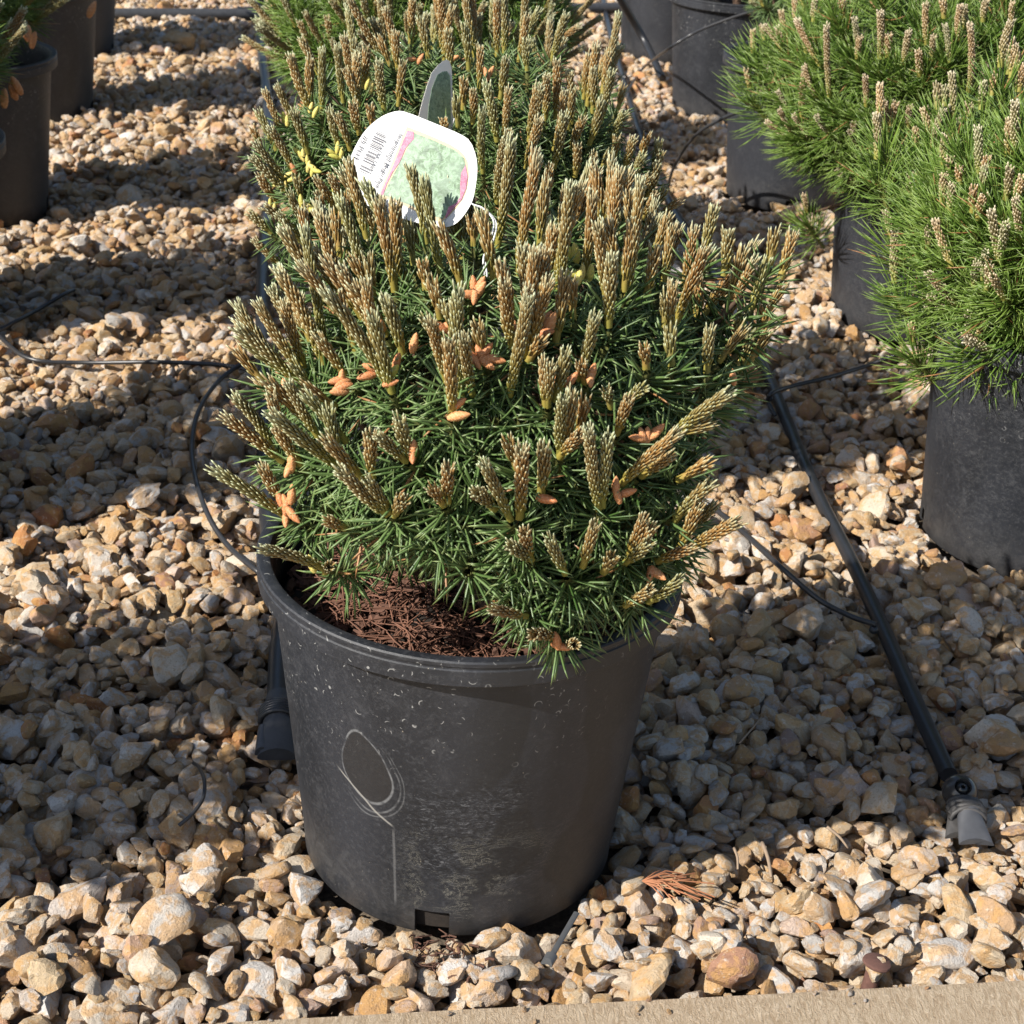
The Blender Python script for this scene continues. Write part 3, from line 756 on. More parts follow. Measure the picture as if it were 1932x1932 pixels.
rows(Z3, "450,970,480,1300;530,990,520,1290;440,1270,500,1700;510,1470,510,1850;520,1280,560,1550;620,1300,600,1650;640,1110,640,1380;840,1230,760,1480;"
 "790,1430,720,1680;870,1300,820,1600;970,1310,940,1700;1085,1195,1050,1450;1040,1420,1030,1560;1210,1330,1160,1560;1190,1550,1050,1780;1030,1580,1010,1800;"
 "1250,1430,1190,1750;1450,1330,1420,1500;1560,1350,1480,1580;1380,1480,1320,1750;1480,1640,1390,1800;1390,1740,1390,1850;1260,1790,1220,1900;1100,1850,1080,1930;"
 "870,1620,850,1880;820,1690,830,1850;290,1630,310,1800;330,1110,290,1260;270,1080,230,1300;180,1320,170,1560;100,880,60,1200;130,1050,120,1400;"
 "20,1430,60,1800;160,1450,130,1700", main.pix)
rows(Z2, "640,920,740,1350;820,1140,900,1650;930,1150,900,1600;1030,960,1080,1380;1180,1280,1280,1620;1060,1500,1080,1640;1120,1610,1150,1700;370,1210,430,1500;"
 "570,1240,590,1450;640,1330,660,1500;250,1320,560,1750;400,1500,700,1900;520,1500,720,1800;590,1540,800,1900;680,1480,760,1650;760,1490,780,1700;700,1620,850,1900;"
 "1530,1520,1560,1850;1620,1440,1650,1700;1750,1450,1750,1700;1790,1310,1720,1500;1880,1090,1840,1400;1340,1250,1350,1390;1080,1810,1140,1920;1200,1740,1230,1850;"
 "1370,1860,1400,1930;1900,1620,1910,1800;880,1700,930,1920;470,1420,600,1700;980,1300,1010,1500", main.pix)
# bare tufts the photograph shows between the candles, and lower skirts
for z, lst in ((Z6, "1040,640;1350,800;1330,1290;1050,1340;640,1680;470,1400;560,1300;760,1180;1180,1080;1500,950;1200,1450;1250,1560;1430,1680;1650,1350;1790,1420;880,1450;760,1450;1600,760;1760,760;1150,760;900,640;560,520;640,250;1540,560;300,1000;1400,1380;1480,1200;1050,1180;1330,1120"),
               (Z7, "790,60;1080,300;730,1060;290,1100;520,1420;300,1250;240,1380;330,1500;420,1620;230,1600;430,1760;520,1700;650,1500;780,1460;860,1580;700,1640;330,1680;940,1430;1060,1360;1180,1290;1290,1180;1330,700;1250,780;1100,860;1300,480;1450,400;1480,260;900,1000;960,1120;1060,1180;640,880;470,900;330,450;620,1560;560,1560;780,1380;1180,1060"),
               (Z2, "560,1500;800,1500;1150,1450;1300,1400;1700,1500;950,1750;430,1420;330,1520;1250,1650;700,1500;1000,1700"),
               (Z3, "720,1880;560,1800;850,1780;1000,1880;400,1650;250,1700;620,1480;900,1560")):
    for q in lst.split(';'):
        a = [float(t) for t in q.split(',')]; B = main.surf(*z(*a)); n = main.normal(B); main.tuft(B - n * .01, unit(n + np.array([0, 0, .35])), 1.0, .008)
main.random_shoots(40, lambda p, u: p[1] > .05 and u[2] > -.2 and p[0] < .11)
main_rd = random.Random(77)
for _ in range(46):
    a = main_rd.uniform(0, 6.283); q = .95 * math.sqrt(main_rd.random()); u = np.array([q * math.cos(a), q * math.sin(a), math.sqrt(1 - q * q)])
    if u[1] < -.3 and u[2] < .6: continue
    p = main.c + u * main.r; nn = main.normal(p); main.candle(p - nn * .006, unit(np.array([main_rd.gauss(0, .12), main_rd.gauss(0, .12), .8]) + nn * .4) * main_rd.uniform(.035, .075))
def inner_ok(p):
    x, y, _ = proj(p)
    return p[2] > .235 and not (640 < x < 980 and y > 1080 and p[1] < .02)
main.fill(34, .5, .76, inner_ok, 1.0)
for q in ((1350, 1650), (1500, 1720), (1160, 1720), (1450, 1520), (1250, 1600), (1080, 1600), (1620, 1600), (1350, 1760), (1000, 1680)):
    B = main.surf(*Z6(*q)); n = main.normal(B); main.tuft(B - n * .050 + np.array([0, 0, -.004]), unit(n + np.array([0, 0, .1])), 1.05, .004)
for x, y, dx, dy in ((470, 1230, -.3, -1), (500, 1200, .2, -1), (430, 1250, -1, -.3), (445, 1240, -.5, -.8), (470, 1260, .1, -1), (500, 1300, .6, .8), (465, 1330, -.1, 1), (500, 1030, .1, -.9), (490, 1050, -.3, .9),
                     (610, 1570, -.3, -1), (770, 560, .1, -1), (760, 575, -1, 0), (775, 590, -.5, .1), (780, 610, -1, .2), (760, 640, -1, .1), (930, 510, -1, -.2), (910, 550, -1, .1), (1040, 540, .5, -.9), (1040, 590, 1, -.3), (1070, 470, .3, -1),
                     (1400, 710, 1, -.5), (1395, 770, 1, -.3), (1480, 450, -.8, -.5), (1530, 440, -.3, -1), (1540, 430, .6, -.9), (1570, 460, 1, 0), (1560, 490, .9, .8), (1500, 480, .3, .8), (1470, 470, -1, 0), (1440, 470, -1, .3), (1590, 460, 1, .1),
                     (1160, 960, 0, -1), (1155, 980, 0, .5), (990, 290, 0, -.4), (1310, 290, -.7, -.4), (1370, 270, 1, -.3), (1700, 310, 0, -1), (1490, 60, 0, -1), (1470, 110, -1, -.2), (1495, 120, 0, 1), (1510, 100, .8, -.8), (1520, 70, .6, -1),
                     (1880, 240, .5, -1), (1860, 320, 1, -.3), (420, 500, -.2, -1), (460, 590, 0, .3), (570, 260, 0, -1), (1160, 380, .1, -1)):
    main.cone(*Z6(x, y), (dx, dy), yellow=(x, y) in ((610, 1570), (1040, 540), (570, 260)), sc=1.0)
for x, y, dx, dy in ((470, 310, 0, -1), (550, 310, .8, -.8), (660, 270, .3, -1), (655, 300, .2, 1), (910, 620, -1, -.3), (940, 610, -.2, -1), (965, 610, .2, -1), (1000, 600, .8, -.6), (980, 620, .9, -.2), (800, 930, -.3, -1), (850, 920, 1, -.2), (410, 950, 1, .1),
                     (980, 1360, -.2, .9), (1010, 1350, .9, .6), (475, 1720, -.1, -1), (490, 1745, 1, .2), (1430, 290, -.2, -1), (790, 880, 0, -1)):
    main.cone(*Z7(x, y), (dx, dy), sc=1.0)
for x, y, dx, dy in ((310, 1490, -.1, -1), (340, 1590, .1, -1), (390, 1590, .2, -1), (290, 1600, -.9, 0), (330, 1620, 0, .7), (240, 1580, -.8, -.5), (280, 1480, -.5, -1)):
    main.cone(*Z3(x, y), (dx, dy), yellow=True, sc=1.0)
main.cone(*Z7(1460, 250), (0, -1), True, 1.3); main.cone(*Z3(160, 1880), (.3, -1), False, 1.3)
main.wood(110)

second = Bush('second', 'mugo pine right behind the foreground shrub, brown candles and yellow pollen cones', GS, (-.032, .60, .300), (.205, .200, .150), CAND, TUFT, 2, .95)
rows(Z2, "280,340,430,640;380,230,470,420;480,290,490,640;400,360,430,600;180,520,260,760;250,500,330,700;100,740,150,850;150,650,230,850;230,720,330,980;340,640,410,870;"
 "120,820,300,1050;110,900,300,1100;130,1020,240,1150;350,1020,380,1150;480,1020,570,1200;540,1010,620,1150;460,1110,520,1300;190,1170,330,1290;90,1210,200,1320;"
 "110,1380,260,1500;560,270,610,580;590,230,680,500;700,290,760,460;760,290,720,500;670,340,690,600;630,410,700,600;790,370,840,620;820,240,880,380;880,60,900,330;"
 "1000,0,990,250;890,200,920,400;940,370,920,600;1060,130,1090,330;1190,50,1180,340;1220,190,1210,400;1310,150,1320,400;1470,10,1480,320;1540,0,1520,300;1650,110,1600,350;"
 "1630,240,1650,400;1390,290,1380,500;1530,340,1500,560;1360,530,1340,700;520,650,590,850;600,660,650,850;1440,510,1480,800;1540,520,1520,800;1360,650,1400,980;"
 "1480,780,1480,1150;1560,740,1560,1000;1540,990,1540,1200;1690,500,1660,800;1720,690,1640,950;1870,670,1800,950;1700,880,1680,1130;1780,950,1760,1150;1850,540,1830,800;"
 "650,600,700,760;760,620,780,740;300,1120,400,1300;250,1230,380,1380;620,1130,640,1260;1180,690,1190,760;1290,470,1290,620;1240,580,1260,720", second.pix)
rows(Z3, "450,280,390,600;380,330,370,560;530,410,460,700;440,420,420,640;590,510,560,620;480,610,400,820;590,640,530,780;310,420,300,700;230,360,210,680;170,430,150,680;"
 "110,510,80,800;120,700,60,900;260,680,200,850;340,680,300,850;310,520,280,730;350,830,320,1000;720,780,690,900;800,830,760,970;650,790,600,950;700,880,640,1030;"
 "800,880,760,1000;800,960,720,1130;730,990,670,1120;510,870,470,950;420,880,400,1050;560,790,540,900;830,1090,760,1180;890,1150,790,1220;770,1110,700,1240", second.pix)
for z, lst in ((Z2, "440,700;700,700;560,1000;620,1200;760,800;860,700;1000,500;1100,520;1250,420;1400,600;1600,620;1720,560;300,900;200,1000;420,1150;300,1250;520,1350;1480,900;1620,1000;1650,750;1800,700;380,820;900,620;640,760;150,920;250,650;1180,400;1750,1250;1600,1280;1500,700"),
               (Z3, "30,650;120,900;250,900;380,900;500,700;440,1050;600,1000;200,1000;350,700;680,1150;560,900;60,1050;300,1150")):
    for q in lst.split(';'):
        a = [float(t) for t in q.split(',')]; B = second.surf(*z(*a)); n = second.normal(B); second.tuft(B - n * .012, unit(n + np.array([0, 0, .5])), 1.0, .008)
second.random_shoots(34, lambda p, u: p[1] > .64 and u[2] > .1 and abs(p[0] + .03) < .13)
second.fill(85, .5, .86, lambda p: p[2] > .22, 1.15)
for x, y, dx, dy, yl in ((410, 900, -.2, -1, 1), (440, 960, .2, -1, 1), (460, 960, .8, .3, 1), (270, 1000, -.3, -1, 1), (290, 1040, 0, -1, 1), (330, 1000, .9, -.4, 1), (260, 1030, -1, 0, 1), (600, 860, .2, -1, 1), (560, 880, -.8, -.4, 1),
                         (400, 1150, -.3, -1, 1), (390, 1180, 0, 1, 1), (430, 1170, .8, .3, 1), (590, 1100, -.4, -1, 1), (600, 1140, 0, 1, 1), (615, 1110, 1, 0, 1), (450, 640, .3, -1, 1), (300, 690, 0, -1, 1), (760, 510, .3, -1, 1), (630, 1240, 0, -.5, 1),
                         (1050, 370, .4, -1, 0), (1000, 370, -1, 0, 0), (1420, 460, -.3, -1, 0), (1440, 440, .4, -1, 0), (360, 970, -.3, -.6, 0), (540, 1100, -.7, -.7, 1), (380, 880, -.6, -.8, 1), (230, 1150, 0, -1, 1), (1230, 370, .9, -.3, 0)):
    for rep in range(2 if yl else 1):
        second.cone(*Z2(x + rep * 22, y + rep * 24), (dx, dy), yellow=bool(yl), sc=.95)
second.wood(70)

third = Bush('third', 'darker green mugo pine third back in the middle row, cut by the top edge', GS, (-.135, 1.26, .350), (.200, .18, .120), CAND, TUFTM, 3, 1.0)
rows(Z2, "280,0,340,150;390,80,500,270;370,140,420,260;520,110,540,240;560,10,640,160;800,0,790,100;1040,30,1050,140;1245,0,1260,160;1640,0,1620,150;1710,90,1650,220;1780,40,1760,200;620,0,660,150;720,0,760,160", third.pix)
third.random_shoots(95, lambda p, u: u[2] > -.5, (1, 2), (.04, .085)); third.fill(110, .6, .98, lambda p: p[2] > .23); third.wood(20)
fourth = Bush('fourth', 'mugo pine fourth back in the middle row, beyond the top edge', GS, (-.19, 1.88, .360), (.17, .17, .13), CAND, TUFTM, 33, 1.0)
fourth.random_shoots(60, lambda p, u: u[2] > -.3, (1, 2), (.04, .085)); fourth.fill(60, .6, .9, lambda p: p[2] > .22); fourth.wood(20)

GR = 'pines in pots in the right hand row'
fr = Bush('fr', 'bright green long-needled pine at the right edge in front, white-tipped candles', GR, (.600, .565, .315), (.200, .195, .150), CANDP, TUFTG, 4, 1.0, 'long_needled_pine')
rows(Z4, "1110,480,1120,720;1110,650,1100,900;1440,480,1440,620;1480,490,1480,600;1540,410,1530,680;1370,610,1400,760;1430,620,1410,880;1490,610,1480,740;1320,730,1320,830;"
 "1700,460,1690,620;1760,430,1750,540;1620,590,1620,680;1690,730,1670,980;1480,700,1470,800;1490,760,1470,930;1520,890,1510,980;1715,890,1700,1000;1850,680,1840,880;"
 "1290,1000,1290,1130;1310,990,1310,1100;1480,990,1470,1140;1530,1040,1510,1190;1560,950,1570,1040;1635,1070,1640,1200;1700,950,1700,1080;1690,1100,1670,1240;1860,940,1830,1130;"
 "1900,1000,1890,1150;1160,1190,1180,1340;1180,1320,1200,1600;1390,1300,1390,1400;1710,1430,1700,1580;1750,1510,1720,1650;1650,1480,1650,1620;1390,1670,1400,1800;"
 "1440,1740,1440,1830;1640,1780,1620,1910;1690,1780,1680,1920;1300,1840,1300,1930;1810,120,1800,380;1870,220,1860,440;1840,260,1840,420;1900,250,1890,400;1920,370,1900,520", lambda a, b: fr.pix(a, b, 1.08, True, .004, .018))
fr.random_shoots(105, lambda p, u: u[2] > -.75 and p[2] > .19, (0, 2), (.035, .07)); fr.fill(90, .55, .93, lambda p: p[2] > .185); fr.wood(50)
mr = Bush('mr', 'green long-needled pine behind it at the upper right, loose low skirt over its pot', GR, (.575, 1.21, .330), (.230, .220, .185), CANDP, TUFTG, 5, 1.0, 'long_needled_pine')
rows(Z4, "800,150,830,550;985,100,990,300;985,210,990,330;1270,180,1250,360;690,110,700,300;680,400,670,660;1540,40,1560,230;1130,60,1120,330;1680,160,1620,520;1360,30,1380,250;"
 "1270,600,1280,720;1190,580,1180,730;700,1100,700,1200;1040,430,1040,600;1165,190,1160,320;1340,290,1340,430;1420,200,1410,340;560,60,580,200;630,0,640,140;490,360,520,500;"
 "450,150,460,230;360,400,380,500;395,170,400,300;740,0,740,120;900,0,910,100;1480,0,1480,100;1600,30,1600,160;1860,20,1860,160;1700,0,1700,120", lambda a, b: mr.pix(a, b, 1.1, True, .004, .018))
mr.random_shoots(120, lambda p, u: u[2] > -.85 and p[2] > .165, (0, 2), (.035, .07)); mr.fill(100, .58, .94, lambda p: p[2] > .165); mr.wood(40)
br = Bush('br', 'small blue-green mugo pine at the top right over a pot rim', GR, (.515, 1.85, .335), (.135, .14, .10), CAND, TUFT, 6)
br.random_shoots(60, lambda p, u: u[2] > -.3, (1, 2), (.03, .06)); br.fill(60, .5, .9); br.wood(20)
GL = 'mugo pines in pots in the left hand row'
l1 = Bush('l1', 'shaded mugo pine at the top left with orange cones over a pot rim', GL, (-.865, 1.46, .345), (.150, .150, .13), CAND, TUFTM, 7, 1.1)
l1.random_shoots(60, lambda p, u: u[2] > -.5, (1, 2), (.04, .07)); l1.fill(60, .5, .95)
for x, y, dx, dy in ((60, 130, -.4, -1), (75, 120, .1, -1), (95, 160, .1, -1), (40, 110, -.6, -1), (400, 30, .4, -1)): l1.cone(*Z1(x, y), (dx, dy), False, 2.0, .03)
l1.wood(20)
def tree_copy(o, parent=None, loc=None, rz=0, label=None):
    c = o.copy(); col.objects.link(c)
    if parent is not None: c.parent = parent
    if loc is not None: c.location = loc; c.rotation_euler = (0, 0, rz)
    if label: c['label'] = label
    for ch in list(o.children): tree_copy(ch, c)
    return c
for k, (key, rz, lab, grp) in enumerate((('l0', 1.0, 'mugo pine over the pot cut by the left edge', GL), ('l2', 2.3, 'mugo pine over the second dark pot at the top left', GL), ('l3', 3.6, 'mugo pine over the farthest pot of the left row', GL),
                           ('lm', 4.4, 'mugo pine of the left row level with the foreground shrub', GL), ('ln', 5.2, 'mugo pine of the left row nearest the concrete path', GL),
                           ('b2', .7, 'pine over the top right pot that the drip tube crosses', GR), ('b3', 2.9, 'pine over the farthest pot of the right row', GR))):
    c = tree_copy(l1.root if k % 2 == 0 else fourth.root, None, (*POTS[key], PH - .036), rz, lab); c['group'] = grp

# ------------------------------------------------------------------ irrigation
def gp(px, py, lift=0.0, z=None):
    p = atz(px, py, 0.0)
    if z is None: z = min(.016, max(-.002, hgt(p[0], p[1], 6, 95)))
    return atz(px, py, z + lift)
def tube_obj(name, path, r, matn, parent=None, n=8, seg=12):
    V, F = tube_geo(smooth_path(path, n), r, seg); return link(name, mesh(name, V, F, True, sharp=R(50)), M[matn], parent)
RP = .0072
pr = tag(empty('irrigation_pipe', tuple(gp(1812, 1490))), 'black irrigation pipe running up the right side from a ball fitting with a hole', 'irrigation pipe')
def rel(o, parent):
    o.parent = parent; o.location = Vector(o.location) - parent.location
path = [gp(x, y, 0, .004) for x, y in ((1790, 1462), (1725, 1320), (1668, 1190), (1600, 1045), (1530, 905), (1440, 690), (1350, 520), (1265, 385), (1213, 268), (1180, 160), (1150, 60), (1138, 0), (1130, -60))]
rel(tube_obj('pipe', path, RP, 'pipe', seg=16), pr)
bc = atz(1811, 1494, .015)
def ball(c, r, hole_dir, hole_r):
    V = []; F = []; X, Y, Z = frame(hole_dir); n, mr = 28, 16; a0 = math.asin(hole_r / r)
    for i in range(mr + 1):
        a = a0 + (math.pi - a0) * i / mr
        for k in range(n): b = 2 * math.pi * k / n; V.append(c + r * (math.sin(a) * (math.cos(b) * X + math.sin(b) * Y) + math.cos(a) * Z))
    for i in range(mr):
        for k in range(n): F.append((i * n + k, (i + 1) * n + k, (i + 1) * n + (k + 1) % n, i * n + (k + 1) % n))
    b0 = len(V)
    for q, (rr, dd) in enumerate(((hole_r * .93, r * math.cos(a0) - .0015), (hole_r * .8, r * math.cos(a0) - .007))):
        for k in range(n): b = 2 * math.pi * k / n; V.append(c + rr * (math.cos(b) * X + math.sin(b) * Y) + dd * Z)
    for k in range(n):
        j = (k + 1) % n; F.append((k, j, b0 + j, b0 + k)); F.append((b0 + k, b0 + j, b0 + n + j, b0 + n + k))
    F.append(tuple(b0 + n + k for k in range(n)))
    return V, F
hd = unit(_up * .5 - _f * .9 - _rt * .03)
V, F = ball(bc, .0138, hd, .0066); rel(link('ball_fitting', mesh('ball_fitting', V, F, True, sharp=R(50)), simple('semi_gloss_black', (.040, .039, .040), .22, .3, 150)), pr)
V, F = ball(bc + hd * .0068, .0056, hd, .0016); rel(link('wet_plug', mesh('wet_plug', V, F), simple('glossy_black', (.02, .02, .02), .06, .2, 300)), pr)
ed = unit(gp(1852, 1600) - gp(1812, 1494)); sd_ = unit(np.cross(ed, [0, 0, 1]))
V, F = [], []
for k in range(7):
    c = bc + ed * (.014 + .0024 * k) + np.array([0, 0, -.002]); tl = ed * (.0022 if k % 2 else -.0018)
    ring = [c + (sd_ * math.cos(a) * 1.18 + np.array([0, 0, 1]) * math.sin(a) * .82) * (.0104 + .0006 * (k % 3)) + tl * math.cos(a) for a in np.linspace(0, 6.283, 15)]
    tube_geo(ring, .0019, 6, V, F, False)
rel(link('tape_wrap', mesh('tape_wrap', V, F), M['tape']), pr)
def flare(c, d, s, L0, w0, w1, t0, t1, drop=.0):
    V = []; F = []; n, mr = 20, 8; up = np.cross(s, d)
    if up[2] < 0: up = -up
    for i in range(mr + 1):
        t = i / mr; w = w0 + (w1 - w0) * t ** .8; th = t0 + (t1 - t0) * t
        for k in range(n):
            a = 2 * math.pi * k / n; V.append(c + d * L0 * t + s * w * math.cos(a) + up * (th * math.sin(a) - drop * t) + d * .002 * math.cos(2 * a) * t)
    for i in range(mr):
        for k in range(n): F.append((i * n + k, i * n + (k + 1) % n, (i + 1) * n + (k + 1) % n, (i + 1) * n + k))
    F.append(tuple(range(n))[::-1]); F.append(tuple(mr * n + k for k in range(n)))
    return V, F
V, F = flare(bc + ed * .026 + np.array([0, 0, .001]), ed, sd_, .026, .0088, .0135, .0080, .0028, .006); rel(link('folded_end', mesh('folded_end', V, F, True, sharp=R(50)), M['foldpipe']), pr)
V, F = flare(bc + ed * .016 - sd_ * .006 * (-1 if (sd_ @ _rt) < 0 else 1) + np.array([0, 0, -.005]), unit(ed - sd_ * .25 * (-1 if (sd_ @ _rt) < 0 else 1)), sd_, .026, .006, .008, .006, .003, .004); rel(link('folded_tail', mesh('folded_tail', V, F, True, sharp=R(50)), M['tape']), pr)
for (x, y) in ((1648, 1188), (1452, 752)):
    c = gp(x, y, RP * 1.5); V, F = ball(c, .0042, np.array([0, 0, 1.]), .002); rel(link('barb_fitting', mesh('barb_fitting', V, F), M['pipe']), pr)

pl = tag(empty('irrigation_pipe', tuple(gp(520, 1330))), 'thick black irrigation pipe end poking out left of the foreground pot, taped and folded', 'irrigation pipe')
lp = [atz(527, 1335, .012), atz(530, 1240, .012), atz(540, 1110, .012), np.array([-.215, .45, .010]), np.array([-.33, 1.1, .012]), np.array([-.47, 2.0, .012]), np.array([-.62, 2.8, .014]), atz(492, 28, .02)]
rel(tube_obj('pipe', lp, .0105, 'pipe', seg=16), pl)
lc = lp[0]; ld = unit(atz(520, 1450, .008) - lc); ls = unit(np.cross(ld, [0, 0, 1]))
V, F = [], []
for k in range(5):
    c = lc + ld * (.006 + .0032 * k); ring = [c + (ls * math.cos(a) * 1.25 + np.array([0, 0, 1]) * math.sin(a)) * .0118 for a in np.linspace(0, 6.283, 15)]
    tube_geo(ring, .0023, 6, V, F, False)
rel(link('tape_wrap', mesh('tape_wrap', V, F), M['pipe']), pl)
V, F = flare(lc - ld * .012, ld, ls, .017, .0115, .0122, .0115, .0118); rel(link('collar', mesh('collar', V, F, True, sharp=R(50)), M['pipe_dusty']), pl)
V, F = flare(lc + ld * .020, ld, ls, .032, .0125, .0155, .0105, .006, .008); rel(link('folded_end', mesh('folded_end', V, F, True, sharp=R(50)), M['pipe_dusty']), pl)
V, F = flare(lc + ld * .026 + ls * (.012 if (ls @ _rt) < 0 else -.012) + np.array([0, 0, -.002]), ld, ls, .024, .004, .0055, .006, .004, .004); rel(link('folded_tail', mesh('folded_tail', V, F, True, sharp=R(50)), M['foldpipe']), pl)

hp = tag(empty('header_pipe', (-.6, 3.28, .015)), 'thick black header pipe lying across the gravel along the top of the picture', 'water pipe')
rel(tube_obj('pipe', [atz(-200, 26, .015), atz(205, 27, .015), atz(540, 27, .015), atz(800, 24, .015), atz(1070, 17, .015), atz(1300, 12, .015), atz(1700, 5, .015)], .0145, 'pipe_dusty', seg=16), hp)
j = atz(488, 26, .015); rel(tube_obj('tee', [j, j + [0, .01, .03], j + [0, .02, .12]], .016, 'pipe', seg=16), hp)
V, F = flare(j - np.array([.05, .018, 0]), unit([1, .34, 0]), unit([-.34, 1, 0]), .11, .0175, .0175, .0175, .0175); rel(link('coupling', mesh('coupling', V, F, True, sharp=R(50)), M['pipe']), hp)
lean = tag(empty('dark_tube', tuple(gp(1245, 135))), 'dark tube leaning across the farthest grey-lit pot of the right row', 'water pipe')
rel(tube_obj('pipe', [gp(1250, 148, .006), aty(1215, 75, 2.84), aty(1165, -10, 2.80), aty(1135, -70, 2.78)], .0085, 'pipe', seg=14), lean)  # dark band slanting over the back pot, shaped as a tube

GT = 'thin black drip tubes'
def drip(label, path, r=.0027):
    o = tube_obj('drip_tube', [p + np.array([0, 0, .004]) for p in path], r, 'tube', None, 10, 8); tag(o, label, 'drip tube', GT)
drip('drip tube looping out on the gravel left of the foreground shrub', [gp(520, 1108, .006), gp(480, 1080, .005), gp(425, 1030, .004), gp(385, 960, .005), gp(363, 870, .008), gp(372, 790, .012), gp(410, 728, .016), gp(460, 690, .03), gp(500, 672, .05)])
drip('drip tube lying nearly straight on the gravel from the left edge to the shrub', [gp(-30, 600, .004), gp(10, 650, .004), gp(62, 684, .004), gp(160, 690, .004), gp(300, 689, .006), gp(420, 695, .008), gp(500, 712, .006), gp(560, 730, .004)])
drip('short drip tube slanting up from the left edge of the picture', [gp(-20, 640, .003), gp(30, 612, .004), gp(75, 588, .005), gp(118, 562, .003), gp(140, 552, -.004)])
drip('drip tube running from the right pipe back under the foreground shrub', [gp(1652, 1186, .012), gp(1600, 1168, .008), gp(1540, 1135, .006), gp(1470, 1075, .006), gp(1400, 1010, .006), gp(1345, 965, .008), gp(1280, 925, .008)])
drip('drip tube hooked round the right pipe towards the front right pot', [gp(1462, 790, .002), gp(1449, 765, .010), gp(1455, 748, .019), gp(1490, 735, .012), gp(1560, 718, .010), gp(1630, 697, .014), gp(1700, 672, .03)])
drip('drip tube arching up from the gravel to the pot with the open rim', [gp(1240, 400, .004), gp(1257, 365, .004), aty(1272, 318, 1.72), aty(1310, 262, 1.66), aty(1360, 230, 1.60), aty(1415, 208, 1.55), aty(1470, 190, 1.50)])
drip('drip tube arching across the face of the top right pot', [gp(1170, 200, .006), gp(1190, 165, .004), gp(1215, 130, .008), aty(1252, 102, 2.28), aty(1310, 66, 2.22), aty(1385, 36, 2.18), aty(1450, 18, 2.14)])
drip('drip tube curving down from the header pipe right of the third shrub', [gp(1068, 12, .016), gp(1070, 40, .006), gp(1082, 75, .004), gp(1108, 108, .004), gp(1150, 135, .004), gp(1180, 150, .01)])
drip('curl of thin black tube half buried in shaded gravel left of the foreground pot', [gp(338, 1566, .0), gp(362, 1545, .004), gp(383, 1515, .006), gp(386, 1482, .007), gp(376, 1456, .005), gp(366, 1448, .0)], .0015)

# ------------------------------------------------------------------ small debris
a, b = gp(1088, 1722, .010), gp(1038, 1808, .007); dz = unit(b - a); sx_ = unit(np.cross(dz, [0, 0, 1]))
zt = tag(empty('cable_tie', tuple(a)), 'grey cable tie on the lit gravel in front of the foreground pot', 'cable tie')
V, F = flare(a, dz, sx_, float(np.linalg.norm(b - a)), .0021, .0021, .0008, .0008); rel(link('strap', mesh('strap', V, F, True, sharp=R(50)), M['zip']), zt)
V, F = flare(b - dz * .003, dz, sx_, .0085, .0042, .0040, .0030, .0026); rel(link('lock_head', mesh('lock_head', V, F, True, sharp=R(50)), M['zip']), zt)
c = atz(1655, 1815, .006); ax_ = unit(np.array([.12, .10, 1.])); X, Y, Z = frame(ax_)
bt = tag(empty('rusty_bolt', tuple(c)), 'rusty flat-headed bolt standing in the gravel near the concrete path', 'bolt')
V, F = [], []
prof = [(0, .0022), (.0060, .0020), (.0093, .0008), (.0097, -.0008), (.0088, -.0020), (.0050, -.0048), (.0040, -.0075)]
n = 24
for (rr, zz) in prof:
    for k in range(n): t = 2 * math.pi * k / n; V.append(c + rr * (1 + .04 * math.sin(3 * t)) * (math.cos(t) * X + math.sin(t) * Y) + zz * Z)
for i in range(len(prof) - 1):
    for k in range(n): F.append((i * n + k, (i + 1) * n + k, (i + 1) * n + (k + 1) % n, i * n + (k + 1) % n))
rel(link('head', mesh('head', V, F, True, sharp=R(50)), M['rust']), bt)
V, F = tube_geo([c - Z * .006, c - Z * .016, c - Z * .03], .0056, 12); rel(link('shank', mesh('shank', V, F, True, sharp=R(50)), M['rust']), bt)
c = gp(1275, 1668, .004); V, F = [], []
r5 = random.Random(5)
root = gp(1212, 1662, .007)
for k in range(26):
    e = gp(1300 + r5.uniform(-55, 50), 1672 + r5.uniform(-32, 28), r5.uniform(.002, .010)); md = root * .5 + e * .5 + np.array([r5.uniform(-.002, .002), r5.uniform(-.003, .003), r5.uniform(.000, .006)])
    tube_geo([root, md, e], .00062, 4, V, F, False)
tag(link('dead_pine_sprig', mesh('dead_pine_sprig', V, F), M['drypine']), 'fallen sprig of orange-brown pine needles on the gravel right of the foreground pot', 'pine needles')
for (p0, p1, rr, lab) in (((1438, 1590), (1455, 1655), .0017, 'short pinkish twig lying over a tan stone at the lower right'), ((1395, 1402), (1437, 1352), .0009, 'thin grey twig on the shaded gravel right of the foreground pot'),
                          ((1385, 1600), (1392, 1640), .0012, 'small pale twig upright between stones at the lower right'), ((1560, 1560), (1600, 1600), .0013, 'brown splinter at the edge of the pot shadow at the lower right')):
    q0, q1 = gp(*p0, .010), gp(*p1, .006); md = (q0 + q1) / 2 + np.array([.001, 0, .001]); V, F = tube_geo(smooth_path([q0, md, q1], 3), lambda t, rr=rr: rr * (1 - .35 * t), 6)
    tag(link('twig', mesh('twig', V, F), M['twigwood']), lab, 'twig')
# bark crumbs washed out below the drain notch
V, F = straw(46, .020, -.002, .011, .0013, 21, -.008, -.137, .3); V2, F2 = straw(16, .018, .000, .007, .0024, 22, .012, -.147, .3); b = len(V); V += V2; F += [tuple(b + i for i in f) for f in F2]
tag(link('bark_debris', mesh('bark_debris', V, F), M['bark']), 'brown bark crumbs spilled on the gravel below the drain notch', None, None, 'stuff')

